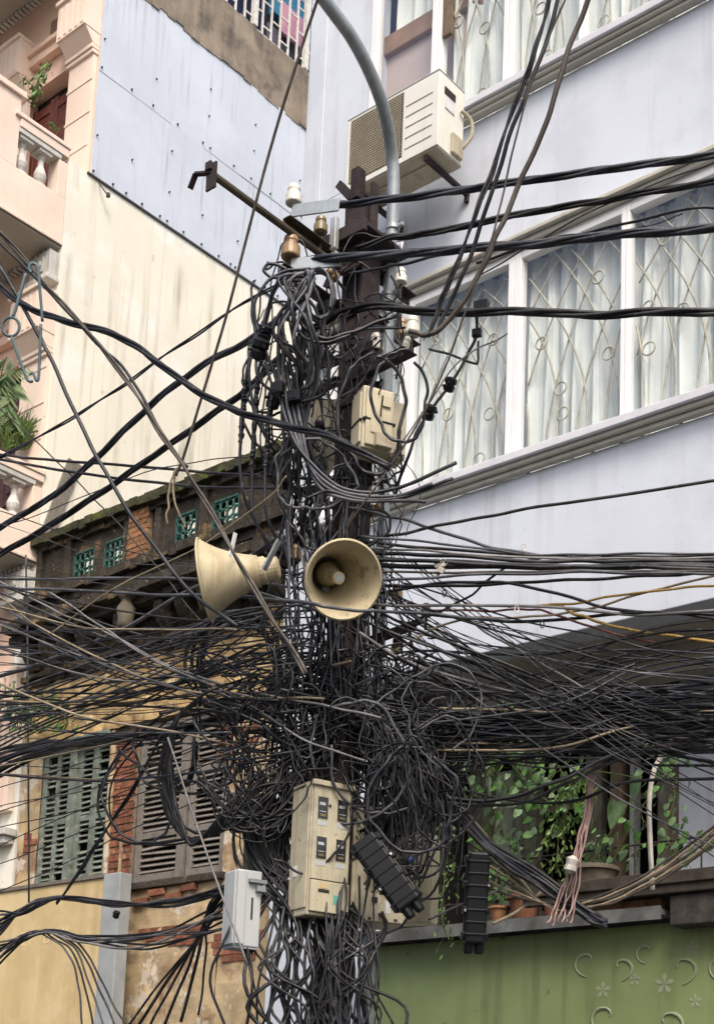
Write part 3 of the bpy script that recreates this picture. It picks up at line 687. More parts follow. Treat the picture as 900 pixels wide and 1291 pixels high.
# yellow sign board on its grey post
SB = thing('yellow_sign_board', 'large faded yellow sign board below the green shutters with a grey edge post', 'sign', (-11.3, 8.5, 3.5))
MB().box(-12.9, -10.34, 8.48, 8.50, 2.4, 4.06).build('board', M['sign_yellow'], SB)
MB().box(-12.9, -10.34, 8.46, 8.52, 4.062, 4.10).build('top_edge', M['grey_shutter'], SB, bevel=.004)
MB().box(-10.335, -10.10, 8.42, 8.56, 2.0, 4.08).build('post', M['grey_metal'], SB, bevel=.008)
def text(body, size, loc, rot, mm, par, name='lettering', ext=.0008):
    cu = bpy.data.curves.new(name, 'FONT'); cu.body = body; cu.size = size; cu.extrude = ext; cu.resolution_u = 2
    tmp = bpy.data.objects.new('tmp', cu); COL.objects.link(tmp); dg = bpy.context.evaluated_depsgraph_get()
    me = bpy.data.meshes.new_from_object(tmp.evaluated_get(dg)); bpy.data.objects.remove(tmp)
    me.materials.clear(); me.materials.append(mm)
    ob = inst(name, me, par, loc, rot); return ob
text('EY', .2, (-11.6, 8.478, 3.5), (math.pi/2, 0, 0), M['sign_ink'], SB); text('BOY', .2, (-11.25, 8.478, 3.5), (math.pi/2, 0, 0), M['sign_ink'], SB)

# pots, ledge and veranda things
SG = thing('green_shop_sign', 'green sign band with pale floral scrolls under the veranda ledge', 'sign', (-5.5, 8.5, 2.9))
MB().box(-7.2, XR, 8.46, 8.5, 2.2, 3.20).build('board', M['green_sign'], SG)
def scroll(x, z, s_, flip=1):
    mb = MB(); c = []
    for i in range(26):
        t = i/25; a = t*4.6; r = s_*(.15+.85*t)
        c.append((x+flip*(r*math.cos(a)), 8.457, z+r*math.sin(a)*.8))
    mb.tube(c, [.004+.008*(1-abs(2*i/25-1)) for i in range(26)], 5)
    mb.build('scroll', M['sign_flower'], SG)
for x, z, s_, f_ in ((-5.2,2.98,.13,1),(-4.95,2.93,.12,-1),(-4.75,3.02,.1,1),(-4.5,2.9,.14,-1),(-5.05,2.6,.15,1),(-4.6,2.55,.15,-1),(-4.2,2.9,.13,1)):
    scroll(x, z, s_, f_)
def flower(x, z, s_):
    mb = MB()
    for k in range(5):
        a = k*1.257+.3
        mb.add([(x, 8.4575, z), (x+s_*math.cos(a-.35)*.7, 8.4575, z+s_*math.sin(a-.35)*.7), (x+s_*math.cos(a), 8.4575, z+s_*math.sin(a)), (x+s_*math.cos(a+.35)*.7, 8.4575, z+s_*math.sin(a+.35)*.7)], [(0,1,2,3)])
    mb.build('flower', M['sign_flower'], SG)
for x, z, s0 in ((-5.08,2.78,.06),(-4.84,2.84,.05),(-4.62,2.80,.075),(-4.42,3.02,.06),(-4.4,2.68,.05)): flower(x, z, s0)
GT = MB().box(-7.2, -4.56, 8.30, 8.50, 3.235, 3.27).box(-7.2, -4.56, 8.296, 8.302, 3.20, 3.29).box(-7.2,-4.56,8.502,8.6,3.203,3.24).build('metal_gutter', mat('grimy_zinc', (.13,.135,.13), .7, .3, 5, .2, 40, stain=((.06,.055,.045), .7, 6, .5)), None, org=(-5.9,8.4,3.2))
tag(GT, 'long dull metal gutter lip directly above the green floral sign', 'gutter')
LB = MB().box(-5.62, -2.8, 8.25, 8.95, 3.42, 3.50).box(-5.62, -2.8, 8.27, 8.33, 3.36, 3.419).build('plant_shelf', M['dark_wood'], None, org=(-4.2,8.6,3.4), bevel=.006)
tag(LB, 'dark wooden plank shelf at the right carrying the round flat pot', 'shelf')
LW = MB().box(-7.2, -5.64, 8.62, 9.2, 3.30, 3.36).build('plant_shelf', M['dark_wood'], None, org=(-6.4,8.8,3.3), bevel=.006)
tag(LW, 'dark wooden ledge holding terracotta pots behind the fallen cables', 'shelf')
BX = MB().box(-5.17, -4.60, 8.36, 8.50, 3.275, 3.355).build('brick_block', mat('brown_clay_block', (.17,.09,.05), .95, .3, 12, .6, 40), None, org=(-4.9,8.4,3.28), bevel=.008)
tag(BX, 'long reddish brown block lying on the gutter under the plank', 'block')
BX = MB().box(-4.50, -3.9, 8.30, 8.50, 3.15, 3.35).build('planter_box', mat('dark_stone_box', (.05,.045,.04), .9, .3, 12, .6, 40), None, org=(-4.3,8.4,3.15), bevel=.01)
tag(BX, 'dark stone trough at the right edge below the plank', 'planter')
# railing with rings
RL = thing('iron_railing', 'thin dark iron railing with rings in front of the veranda plants', 'railing', (-5.4, 8.9, 3.5))
for z in (3.58, 3.88): MB().tube([(-7.2,8.97,z),(-3.5,8.97,z)], .008, 6).build('rail', M['rust'], RL)
for x in [-7.1+i*.52 for i in range(7)]:
    c = Vector((x+.15, 8.97, 3.73))
    MB().tube([c+Vector((.075*math.cos(a*math.pi/9),0,.13*math.sin(a*math.pi/9))) for a in range(18)], .007, 5, closed=True).build('ring', M['rust'], RL)
    MB().tube([(x-.12,8.97,3.5),(x-.12,8.97,3.88)], .007, 5).build('baluster', M['rust'], RL)
def pot(x, y, z, r, h, mm, label, flat=False, grp=None):
    t = thing('flower_pot', label, 'flower pot', (x,y,z), grp)
    if flat: MB().lathe([(r*.85,0),(r,h*.2),(r,h*.8),(r*.9,h)], (x,y,z), (0,0,1), 18).build('pot', M[mm], t, smooth=True)
    else: MB().lathe([(r*.65,0),(r*.95,h*.85),(r*1.08,h*.86),(r*1.08,h),(r*.95,h),(r*.9,h*.9)], (x,y,z), (0,0,1), 18, False).build('pot', M[mm], t)
    MB().lathe([(r*.88,h*.88),(.001,h*.93)], (x,y,z), (0,0,1), 14, False).build('soil', M['soil'], t)
p = onY(845,1110,8.6); pot(p.x, 8.55, 3.501, .10, .085, 'brown_wood', 'low round brown pot standing on the plank at the right', flat=True)
for (px_, py_, r, h, mm, lb) in ((748,1115,.17,.22,'grey_pot','wide grey brown pot half hidden behind the tan cables'), (662,1130,.13,.20,'terracotta','dark red pot behind the bamboo stick'),
                             (700,1105,.10,.2,'terracotta','orange terracotta pot under the pink twine'), (631,1085,.08,.14,'brick_pale','small pale orange pot on the ledge among vines')):
    q = onY(px_, py_, 8.85); pot(q.x, 8.85, 3.363 if q.x < -5.64 else 3.502, r, h, mm, lb)

# plants ------------------------------------------------------------
def leaf_mesh(kind, L_, W_, mm):
    if kind == 'heart':
        o = [(0,0),(.22,-.12),(.48,-.02),(.5,.25),(.36,.6),(.0,1.0),(-.36,.6),(-.5,.25),(-.48,-.02),(-.22,-.12)]
    else:
        o = [(0,0),(.3,.2),(.5,.5),(.3,.8),(0,1),(-.3,.8),(-.5,.5),(-.3,.2)]
    vs = [(x*W_, .12*L_*abs(x)-.15*L_*(y**2), -y*L_) for x, y in o] + [(0, -.15*L_*.2, -.45*L_)]
    n = len(o); fs = [(i, (i+1) % n, n) for i in range(n)]
    return MB().add(vs, fs).mesh('leaf', mm, smooth=True)
LM = {k: leaf_mesh(k[0], 1, .8 if k[0] == 'heart' else .4, M[k[1]]) for k in (('heart','leaf_pale'),('heart','leaf'),('oval','leaf'),('oval','leaf_lime'),('oval','leaf_pale'))}
def vine(name, label, path, n, size, kind, mm, spread=.05, cat='plant', group=None, seed=0, r=.004):
    rr = random.Random(seed); t = thing(name, label, cat, path[0], group)
    pts = spline(path, 8); MB().tube(pts, r, 5).build('stem', M['stem'], t, smooth=True)
    for i in range(n):
        q0 = pts[rr.randrange(len(pts))]; q = q0 + Vector((rr.uniform(-spread,spread), rr.uniform(-spread,spread)*.6, rr.uniform(-spread,spread)))
        s_ = size*rr.uniform(.6,1.25)
        if i % 4 == 0: MB().tube([q0, (q0+q)/2+Vector((0,0,.02)), q], r*.5, 4).build('twig', M['stem'], t)
        inst('leaf', LM[(kind, rr.choice(mm))], t, q, (rr.uniform(-.7,.4), rr.uniform(-.9,.9), rr.uniform(-.9,.4)), (s_,s_,s_))
    return t
big = [(667,965,.16),(695,980,.22),(620,950,.10),(771,985,.2),(798,985,.30) ,(777,1020,.28),(762,1062,.0),(850,1010,.16),(785,1080,.17),(802,1058,.14),(838,1065,.12),(905,962,.14),(845,950,.15),(690,1075,.16),(733,985,.15),(778,1080,.14),(668,1050,.14),(626,960,.13)]
hv = thing('heart_leaf_creeper', 'creeper with large pale heart shaped leaves hanging before the dark veranda posts', 'plant', onY(780,1090,9.1))
MB().tube(spline([onY(740,1095,9.1), onY(775,1040,9.1), onY(800,1000,9.1), onY(812,985,9.1), onY(770,975,9.1), onY(700,965,9.1), onY(640,950,9.1), onY(560,960,9.1)]), .005, 5).build('stem', M['stem'], hv, smooth=True)
MB().tube(spline([onY(765,1115,9.05), onY(800,1075,9.05), onY(830,1065,9.05), onY(870,1062,9.05), onY(905,1056,9.05)]), .004, 5).build('stem', M['stem'], hv, smooth=True)
for i, (a, b, s_) in enumerate(big):
    if s_: inst('leaf', LM[('heart', 'leaf_pale' if i % 3 else 'leaf')], hv, onY(a, b-8, 9.05+.03*(i%3)), (rnd.uniform(-.35,.2), rnd.uniform(-.5,.5), rnd.uniform(-.9,.1)), (s_*.72,)*3)
def P8(px_, py_, y=8.9): return onY(px_, py_, y)
for i, (name, label, path, n, size, kind, mm, sprd) in enumerate([
    ('trailing_vine', 'lime green vine trailing down left of the black splice box', [P8(548,1060),P8(560,1100),P8(556,1150,8.4),P8(566,1185,8.25)], 110, .05, 'oval', ['leaf_lime','leaf'], .10),
    ('trailing_vine', 'leafy vine climbing the pale post behind the hanging cable bunch', [P8(545,1150),P8(552,1100),P8(560,1040),P8(580,985)], 110, .055, 'oval', ['leaf','leaf_pale'], .12),
    ('trailing_vine', 'tangled vine with broad leaves between the first and second veranda posts', [P8(600,1120),P8(620,1060),P8(640,1000),P8(600,960)], 150, .075, 'heart', ['leaf','leaf_pale'], .22),
    ('trailing_vine', 'leafy vine veil hanging high behind the cable fan left of centre', [P8(560,940),P8(610,915),P8(660,935),P8(690,925)], 110, .06, 'heart', ['leaf','leaf_pale'], .2),
    ('trailing_vine', 'sparse twining vine between the two right hand posts', [P8(760,1110),P8(785,1060),P8(820,1000),P8(850,960)], 50, .06, 'heart', ['leaf','leaf_pale'], .15),
    ('trailing_vine', 'loose vine hanging before the pale post and bluish wall at the right', [P8(830,950),P8(850,1000),P8(838,1050),P8(860,1085)], 40, .07, 'heart', ['leaf','leaf_pale'], .14),
    ('trailing_vine', 'dense vine under the cable bundle in the middle of the veranda', [P8(640,960),P8(690,1010),P8(720,1000),P8(700,960)], 130, .07, 'heart', ['leaf','leaf_pale'], .22),
    ('potted_shrub', 'bright green shrub with narrow leaves in the middle of the veranda', [P8(700,1095),P8(705,1050),P8(715,1015),P8(728,990)], 220, .06, 'oval', ['leaf','leaf_lime'], .16),
    ('potted_shrub', 'small leafy shrub growing from the wide grey pot', [P8(750,1105),P8(755,1080),P8(745,1060)], 90, .06, 'oval', ['leaf','leaf_pale'], .12),
    ('potted_shrub', 'low green plant behind the bamboo stick beside the splice box', [P8(625,1120),P8(635,1090),P8(650,1070)], 120, .065, 'heart', ['leaf','leaf_pale'], .14),
    ('trailing_vine', 'thin vine crossing the bluish wall at the right edge', [P8(840,1100),P8(850,1060),P8(880,1056),P8(905,1062)], 10, .06, 'heart', ['leaf'], .05)]):
    vine(name, label, path, n, size, kind, mm, sprd, seed=40+i)
# creeper on the pink balconies
vine('balcony_sapling', 'small green sapling rising above the upper balcony rail', [onX(45,128,-12.45), onX(48,105,-12.5), onX(57,88,-12.55), onX(62,78,-12.6)], 60, .10, 'oval', ['leaf','leaf_lime'], .07, seed=1)
vine('balcony_sapling', 'thin side shoot of green leaves left of the upper balcony sapling', [onX(47,120,-12.5), onX(38,104,-12.55), onX(28,98,-12.6)], 26, .09, 'oval', ['leaf','leaf_lime'], .04, seed=2)
vine('balcony_weed', 'small tuft of leaves on the upper balcony rail by the door', [onX(62,155,-12.3), onX(68,158,-12.3), onX(72,162,-12.3)], 26, .07, 'oval', ['leaf','leaf_lime'], .05, seed=3)
pl = thing('palm_plant', 'palm like plant with arching fronds on the lower balcony at the left edge', 'plant', onX(0,520,-12.5))
for k in range(9):
    a = onX(-8+rnd.uniform(-8,8), 545, -12.5); tip = onX(rnd.choice([14,22,30,18,10])+rnd.uniform(-3,3), 450+k*11, -12.35)
    mid = (a+tip)/2+Vector((0,0,.22)); pts = spline([a, mid, tip], 8)
    MB().tube(pts, .006, 4).build('frond_stem', M['leaf'], pl)
    mb = MB()
    for i, q in enumerate(pts[3:]):
        for s_ in (-1, 1):
            d = Vector((s_*.05, .07*s_, -.09)); mb.add([q, q+d*.5+Vector((0,0,.015)), q+d*1.3, q+d*.5-Vector((0,.0,.015))], [(0,1,2,3)])
    mb.build('frond', M['leaf_lime'] if k % 2 else M['leaf'], pl)
gt = MB(); rg = random.Random(5)
for i in range(420):
    b_ = onX(rg.uniform(2,38), rg.uniform(545,568), -12.35-rg.random()*.25); d = Vector((rg.uniform(-.12,.12), rg.uniform(-.1,.22), rg.uniform(.12,.42)))
    e = b_+d*.6; gt.add([b_-Vector((0,.007,0)), b_+Vector((0,.007,0)), e+Vector((0,.006,.0)), b_+d+Vector((0,.02,-.03))], [(0,1,2,3)])
tag(gt.build('grass_tuft', M['leaf_lime'], None, org=onX(20,560,-12.4)), 'bushy tuft of fine grass on the lower balcony rail', 'grass', kind='stuff')
vine('balcony_ficus', 'leafy green branch hanging by the pink wall above the green shutters', [P8(-5,880,8.5), P8(25,900,8.5), P8(55,890,8.5), P8(85,915,8.5)], 130, .13, 'oval', ['leaf','leaf'], .16, seed=4)
vine('balcony_ficus', 'lighter leafy branch at the left edge beside the pink shutters', [P8(-5,870,8.45), P8(15,875,8.45), P8(30,885,8.45)], 60, .11, 'oval', ['leaf','leaf_pale'], .14, seed=6)
# ------------------------------------------------------------------ utility pole
PC = P(452, 430, 8.55); PX, PY = PC.x, PC.y        # vertical shaft
UPL = thing('utility_pole', 'rusty dark steel utility pole in the middle, smothered in black cables and insulators', 'utility pole', (PX, PY, 0))
sh = MB().box(PX-.08, PX-.05, PY-.08, PY+.08, 0, 7.05).box(PX+.05, PX+.08, PY-.08, PY+.08, 0, 7.05).box(PX-.05, PX+.05, PY-.065, PY-.045, 0, 7.05).box(PX-.05, PX+.05, PY+.045, PY+.065, 0, 7.05)
for k in range(24): sh.box(PX-.049, PX+.049, PY-.078, PY-.0652, .3+k*.28, .36+k*.28)
sh.build('shaft', M['rust'], UPL, bevel=.004)
# top bracket and forked cap
MB().box(PX-.16, PX+.20, PY-.22, PY-.19, 6.86, 6.94).box(PX-.16, PX+.20, PY-.189, PY+.2, 6.90, 6.925).box(PX-.12, PX+.12, PY-.14, PY+.14, 6.95, 6.98).box(PX-.13,PX+.13,PY-.15,PY-.13,6.70,6.86).build('top_bracket', M['rust'], UPL, bevel=.004)
MB().box(PX-.08, PX+.06, PY-.08, PY+.05, 7.051, 7.20).box(PX-.02, PX+.04, PY-.11, PY-.04, 7.20, 7.40).box(PX+.085, PX+.115, PY-.05, PY+.0, 6.99, 7.30).bar((PX-.13, PY-.08, 7.36), (PX-.02, PY-.08, 7.22), .05, .05).build('forked_cap', M['rust'], UPL, bevel=.004)
MB().box(PX-.03, PX+.015, PY-.26, PY-.225, 6.80, 7.0).box(PX-.045, PX+.03, PY-.262, PY-.227, 6.72, 6.77).build('clamp', M['clip'], UPL, bevel=.004)
INS_P = {}
def ins_mesh(kind, s_=1.0):
    k = (kind, s_)
    if k in INS_P: return INS_P[k]
    pr = [(.010,.012),(.030,.0),(.036,.001),(.038,.006),(.037,.045),(.027,.052),(.027,.062),(.03,.068),(.028,.085),(.018,.095),(.005,.098)]
    me = MB().lathe([(r*s_, h*s_) for r, h in pr], (0,0,0), (0,0,1), 14).mesh('insulator', M[kind], smooth=False)
    INS_P[k] = me; return me
def insulator(px_, py_, D, parent, kind='porcelain', s_=1.0, rot=None, X=None):
    c = P(px_, py_, D) if X is None else onX(px_, py_, X)
    o = inst('insulator', ins_mesh(kind, s_), parent, c, rot)
    R_ = Matrix.Rotation(0, 3, 'X') if rot is None else (Matrix.Rotation(rot[2],3,'Z') @ Matrix.Rotation(rot[1],3,'Y') @ Matrix.Rotation(rot[0],3,'X'))
    MB().tube([c + R_ @ Vector((0,0,-.10*s_)), c + R_ @ Vector((0,0,-.01))], .009, 6).build('insulator_pin', M['rust'], parent)
    return o
def arm(name, label, py0, py1, z, dx=0, w_=.05, mm='olive_steel', pipe=False):
    mb = MB()
    if pipe: mb.tube([(PX+dx, py0, z), (PX+dx, py1, z)], .020, 10)
    else: mb.box(PX+dx-.03, PX+dx+.03, py0, py1, z-.006, z).box(PX+dx-.03, PX+dx-.024, py0, py1, z-.055, z-.0061)
    o = mb.build(name, M[mm], UPL, bevel=0 if pipe else .002); o['label'] = label; return o
a1 = arm('crossarm', 'long pipe arm with a forked end bracket', 4.70, PY-.1, 6.725, dx=-.02, pipe=True)
e = Vector((PX-.02, 4.70, 6.725))
MB().box(e.x-.035, e.x+.035, e.y-.012, e.y, e.z-.09, e.z+.06).bar(e+Vector((-.0,-.0,.01)), e+Vector((-.10,-.03,.03)), .03, .012).bar(e+Vector((-.10,-.03,.03)), e+Vector((-.15,-.02,-.03)), .03, .012).box(e.x-.03, e.x+.01, e.y-.03, e.y-.013, e.z+.02, e.z+.065).build('end_bracket', M['rust'], a1)
a2 = arm('crossarm', 'upper olive angle arm', 5.29, PY-.1, 6.82, dx=-.04)
a3 = arm('crossarm', 'lower olive angle arm', 5.27, PY-.1, 6.515, dx=-.04)
a4 = arm('crossarm', 'short right arm', PY+.1, 6.36, 6.85, dx=.02, mm='rust')
a5 = arm('crossarm', 'short lower right arm', PY+.1, 6.42, 6.55, dx=.02, mm='rust')
def xarm(px0, py0, px1, py1, D0, D1, label, w_=.09, h_=.05, mm='rust'):
    p, q = P(px0, py0, D0), P(px1, py1, D1); mb = MB().bar(p, q, w_, .008)
    d = Vector((0,0,-h_/2)); mb.bar(p+d+Vector((0,-w_/2,0)), q+d+Vector((0,-w_/2,0)), .008, h_)
    o = mb.build('crossarm', M[mm], UPL, bevel=.002); o['label'] = label; return o
b1 = xarm(411, 460, 476, 433, 8.75, 8.35, 'flat rusty plate arm')
b2 = xarm(444, 477, 517, 442, 8.5, 8.2, 'wide rusty arm with a tan end', .12, .06)
b3 = xarm(360, 512, 432, 478, 8.75, 8.5, 'dark arm holding cable clamps', .08, .05)
b4 = xarm(398, 618, 470, 600, 8.55, 8.4, 'rusty arm under the beige boxes', .12, .07)
b5 = xarm(328, 596, 430, 640, 8.2, 8.45, 'bent rusty bar sticking out left', .035, .035, 'rust')
b6 = xarm(470, 805, 530, 783, 8.35, 8.2, 'rusty arm right of the loudspeaker', .07, .06)
b7 = xarm(340, 690, 372, 712, 8.2, 8.3, 'short bar carrying the side loudspeaker', .06, .05)
# grey galvanised hanger plates
for (u, v, x1_, y1_, X) in ((368,266,428,258,PX-.04), (366,334,430,328,PX-.04)):
    MB().bar(onX(u,v,PX-.04), P(x1_, y1_, 8.1), .012, .075).build('hanger_plate', M['galv'], UPL, bevel=.002)
for args in (((370,250,None),a2,'porcelain',1.25,None,PX-.04), ((366,318,None),a3,'tan_ins',1.45,None,PX-.04), ((404,287,None),a2,'olive_ins',1.1,None,PX-.04),
             ((505,350,8.6),a4,'porcelain',1.0,None,None), ((519,416,8.45),a5,'porcelain',1.25,None,None), ((506,418,8.55),a5,'tan_ins',1.2,None,None),
             ((474,436,8.35),b1,'porcelain',1.15,None,None), ((384,466,8.45),b3,'tan_ins',1.0,(.3,-.5,0),None), ((509,432,8.22),b2,'porcelain',.7,(0,.5,0),None),
             ((500,748,8.3),b6,'tan_ins',.9,None,None), ((470,640,8.4),b4,'tan_ins',.9,(.2,1.2,0),None),
             ((500,815,8.3),b6,'olive_ins',.9,None,None), ((372,700,8.3),b7,'tan_ins',1.0,None,None), ((537,770,8.2),b6,'olive_ins',.8,None,None), ((424,345,8.3),a3,'tan_ins',.8,(1.2,0,0),None)):
    (x, y, D), par, kind, s_, rot, X = args
    insulator(x, y+7, D, par, kind, s_, rot, X)
# lumps of connectors on the pole
rl = random.Random(11)
for i in range(16):
    c = P(452+rl.uniform(-38,38), rl.uniform(330,660), 8.4+rl.uniform(-.1,.1))
    MB().obox(c, (.03+rl.random()*.05, .03, .02+rl.random()*.05), Matrix.Rotation(rl.uniform(-.6,.6),3,'Y')).tube([c+Vector((-.04,0,0)), c+Vector((.05,-.01,.02))], .008, 6).build('connector', rl.choice([M['rust'], M['blackp'], M['clip'] if i % 5 == 0 else M['rust']]), UPL, bevel=.003)

# galvanised tube that bends over as a lamp arm
LP = thing('lamp_tube', 'galvanised grey tube strapped to the pole and curving away at the top', 'lamp post', P(470, 1280, 8.6))
tp = [P(x, y, 8.75-(.0 if y > 200 else (200-y)*.0035)) for x, y in ((462,1330),(468,1100),(476,880),(483,640),(488,450),(491,350),(496,240),(493,190),(484,140),(468,95),(445,50),(420,15),(397,-15),(370,-45))]
MB().tube(spline(tp, 8), .037, 14).build('tube', M['galv'], LP, smooth=True)
for y, x in ((288,495),(372,489)):
    c = P(x, y, 8.75); MB().lathe([(.042,-.015),(.042,.015)], c, (0,0,1), 14).box(c.x-.11, c.x-.04, c.y-.02, c.y+.01, c.z-.02, c.z+.02).box(c.x+.04, c.x+.08, c.y-.01, c.y+.01, c.z-.012, c.z+.012).build('clamp', M['galv'] if y < 300 else M['galv_dull'], LP, bevel=.003)
c = P(493, 311, 8.64)
TG = MB().quad(P(478,312,8.64), P(478,322,8.64), P(506,319,8.6), P(509,304,8.6)).build('paper_tag', M['paper'], None, org=c)
sm = TG.modifiers.new('t', 'SOLIDIFY'); sm.thickness = .002
TGT = thing('paper_tag_holder', 'small white tag with violet lettering tied to the grey tube', 'tag', c)
bpy.data.objects.remove(TGT); tag(TG, 'small white tag with violet lettering tied to the grey tube', 'tag')
for i in range(9):
    a = P(481+i*2.9, 316-i*.75, 8.62-i*.004); MB().box(a.x-.004, a.x+.004, a.y-.004, a.y-.002, a.z-.012, a.z+.012).build('letter_stroke', M['ink_violet'], TG)

# loudspeakers
def speaker(label, mouth, axis, R, L_, dl=.16):
    t = thing('horn_loudspeaker', label, 'loudspeaker', mouth)
    a = Vector(axis).normalized()      # axis points out of the mouth
    o = Vector(mouth) - a*L_
    pr = []
    for i in range(17):
        u = i/16; r = .078 + (R-.078)*(.50*u + .50*u**2.6); pr.append((r, L_*u))
    MB().lathe([(r+.006, h) for r, h in pr]+[(R+.012, L_-.006), (R+.014, L_+.004), (R+.004, L_+.008)], o, a, 40, False).build('horn', M['horn'], t, smooth=True)
    MB().lathe([(R+.004, L_+.0075)]+[(r, h) for r, h in reversed(pr)]+[(.001,.0)], o, a, 40, False).build('inner_horn', M['horn_in'], t, smooth=True)
    MB().lathe([(.045,-dl),(.062,-dl+.01),(.064,-.04),(.075,-.03),(.075,.0),(.05,.01)], o, a, 20).build('driver', M['horn'], t, bevel=.003)
    MB().lathe([(.07,.03),(.064,.10),(.05,.14),(.034,.18)], o, a, 16).build('reflector_base', M['horn_in'], t, smooth=True)
    MB().lathe([(.033,.14),(.033,L_*.78),(.026,L_*.80),(.024,L_*.795),(.001,L_*.795)], o, a, 20).build('centre_tube', M['horn'], t, smooth=False)
    MB().lathe([(.023,L_*.796),(.023,L_*.80),(.018,L_*.80),(.018,L_*.803),(.001,L_*.803)], o, a, 16).build('centre_cap', M['cab_grey'], t)
    for k_ in range(4):
        h_ = L_*(.3+.22*k_); rr_ = .078+(R-.078)*(.5*h_/L_+.5*(h_/L_)**2.6)+.0065
        if k_ in (0, 3): MB().tube([o+a*h_+(a.orthogonal().normalized()*math.cos(i_*math.pi/16)+a.cross(a.orthogonal().normalized())*math.sin(i_*math.pi/16))*rr_ for i_ in range(32)], .0025, 4, closed=True).build('seam', M['horn'], t)
    q = o+a*.05
    MB().bar(q+Vector((0,0,-.10)), q+Vector((0,0,.10)), .04, .006, up=a).bar(q+Vector((0,0,-.10)), Vector((PX, PY-.1, q.z-.10)), .03, .008).build('mount_strap', M['galv_dull'], t)
    return t
mc = P(433, 731, 7.55)
tocam = (CAM-mc).normalized(); rgt = Vector((cw, sw, 0))
speaker('round cream horn loudspeaker facing the viewer at the centre of the pole', mc, tocam*.90 + rgt*.30 + Vector((0,0,-.10)), .197, .36)
mc2 = P(259, 731, 7.9)
sp2 = speaker('cream horn loudspeaker seen from the side, pointing left away from the pole', mc2, -rgt*.94 + Vector((0,0,-.20)) + tocam*-.10, .215, .30, .11)
MB().bar(P(333,718,7.75), P(352,681,7.75), .045, .012).build('tilt_bracket', M['galv_dull'], sp2, bevel=.002)
MB().bar(P(290,702,7.72), P(297,672,7.72), .022, .008).build('strap_end', M['white_frame'], sp2)

# boxes --------------------------------------------------------------
def frame(px_, py_, D, yaw, tilt=0, lean=0):
    return P(px_, py_, D), Matrix.Rotation(yaw,3,'Z') @ Matrix.Rotation(lean,3,'Y') @ Matrix.Rotation(tilt,3,'X')
def cab(name, label, cat, px_, py_, D, w_, d_, h_, yaw, mm, group=None, lean=0, tilt=0):
    c, R_ = frame(px_, py_, D, yaw, tilt, lean)
    t = thing(name, label, cat, c, group)
    MB().obox(c, (w_, d_, h_), R_).build('body', M[mm], t, bevel=.008)
    def put(nm, dx, dz, ww, hh, m_, proud=.004, dy=None, bevel=0, side='front'):
        if side == 'front': cc = c + R_ @ Vector((dx, -d_/2-proud/2, dz)); sz = (ww, proud, hh)
        elif side == 'left': cc = c + R_ @ Vector((-w_/2-proud/2, dx, dz)); sz = (proud, ww, hh)
        elif side == 'right': cc = c + R_ @ Vector((w_/2+proud/2, dx, dz)); sz = (proud, ww, hh)
        else: cc = c + R_ @ Vector((dx, dz, -h_/2-proud/2)); sz = (ww, hh, proud)
        return MB().obox(cc, sz, R_).build(nm, M[m_], t, bevel=bevel)
    return t, put, c, R_
t, put, c, R_ = cab('meter_box', 'beige plastic meter box with black tape band and rust runs, upper pole', 'meter box', 470, 536, 8.15, .19, .15, .37, 1.12, 'box_beige')
put('lid', 0, .0, .165, .34, 'box_beige', .018, bevel=.006); put('rib', -.02, .03, .07, .26, 'box_beige', .026, bevel=.006)
put('label_frame', .035, .10, .05, .06, 'cab_cream', .032); put('tape_band', 0, -.02, .194, .012, 'blackp', .020); put('tape_band', 0, -.02, .135, .012, 'blackp', .015, side='left')
put('side_lid', 0, 0, .12, .3, 'box_beige', .012, side='left', bevel=.005); put('terminal_cover', .02, -.14, .1, .08, 'ac_dirty', .05, bevel=.006)
t, put, c, R_ = cab('meter_box', 'second beige meter box behind the pole, left of the taped one', 'meter box', 407, 548, 8.85, .17, .15, .40, 1.05, 'box_beige')
put('lid', 0, .0, .14, .37, 'box_beige', .018, bevel=.006); put('terminal_cover', .0, -.17, .14, .07, 'ac_dirty', .04, bevel=.006)
t, put, c, R_ = cab('meter_box', 'narrow brownish edge box tucked right behind the taped meter box', 'meter box', 494, 548, 8.4, .12, .14, .34, 1.1, 'box_beige')
put('lid', 0, .0, .10, .31, 'box_beige', .014, bevel=.005)
# big lower cabinet
rc0 = random.Random(3)
t, put, c, R_ = cab('electric_cabinet', 'tall cream electric cabinet with dark meter windows under the cable tangle', 'cabinet', 403, 1075, 7.95, .25, .21, .74, 1.28, 'cab_cream')
put('door', .0, .05, .235, .6, 'cab_cream', .012, bevel=.004)
for dx in (-.062, .062):
    for dz in (.22, .0): put('meter_window', dx, dz, .062, .12, 'glass_dark', .015); put('window_frame', dx, dz-.085, .066+rc0.uniform(-.01,.006), .026, 'cab_grey', .0135); put('window_rim', dx, dz, .070, .128, 'cab_cream', .0135); put('meter_dial', dx-.004, dz+.022, .036, .016, 'cab_grey', .0165); put('meter_disc', dx, dz-.02, .04, .004, 'clip', .0165); put('meter_plate', dx, dz-.04, .034, .012, 'olive_ins', .0165)
put('lower_panel', 0, -.265, .244, .17, 'cab_cream', .02, bevel=.004); put('slot', -.04, -.235, .07, .018, 'void', .022)
put('number_sticker', -.04, -.205, .04, .03, 'sign_yellow', .0225); put('green_stamp', .045, -.275, .045, .05, 'ink_green', .0215)
put('handle_bolt', .11, -.34, .012, .02, 'void', .024); put('handle_bolt', .08, -.335, .012, .02, 'void', .024)
put('side_panel', 0, 0, .18, .66, 'cab_cream', .008, side='left', bevel=.004); put('paper_scrap', .03, -.12, .04, .06, 'paper', .010, side='left')
put('top_lip', 0, .355, .262, .03, 'cab_cream', .03, bevel=.004); put('door_shadow_gap', 0, -.175, .24, .006, 'void', .0135)
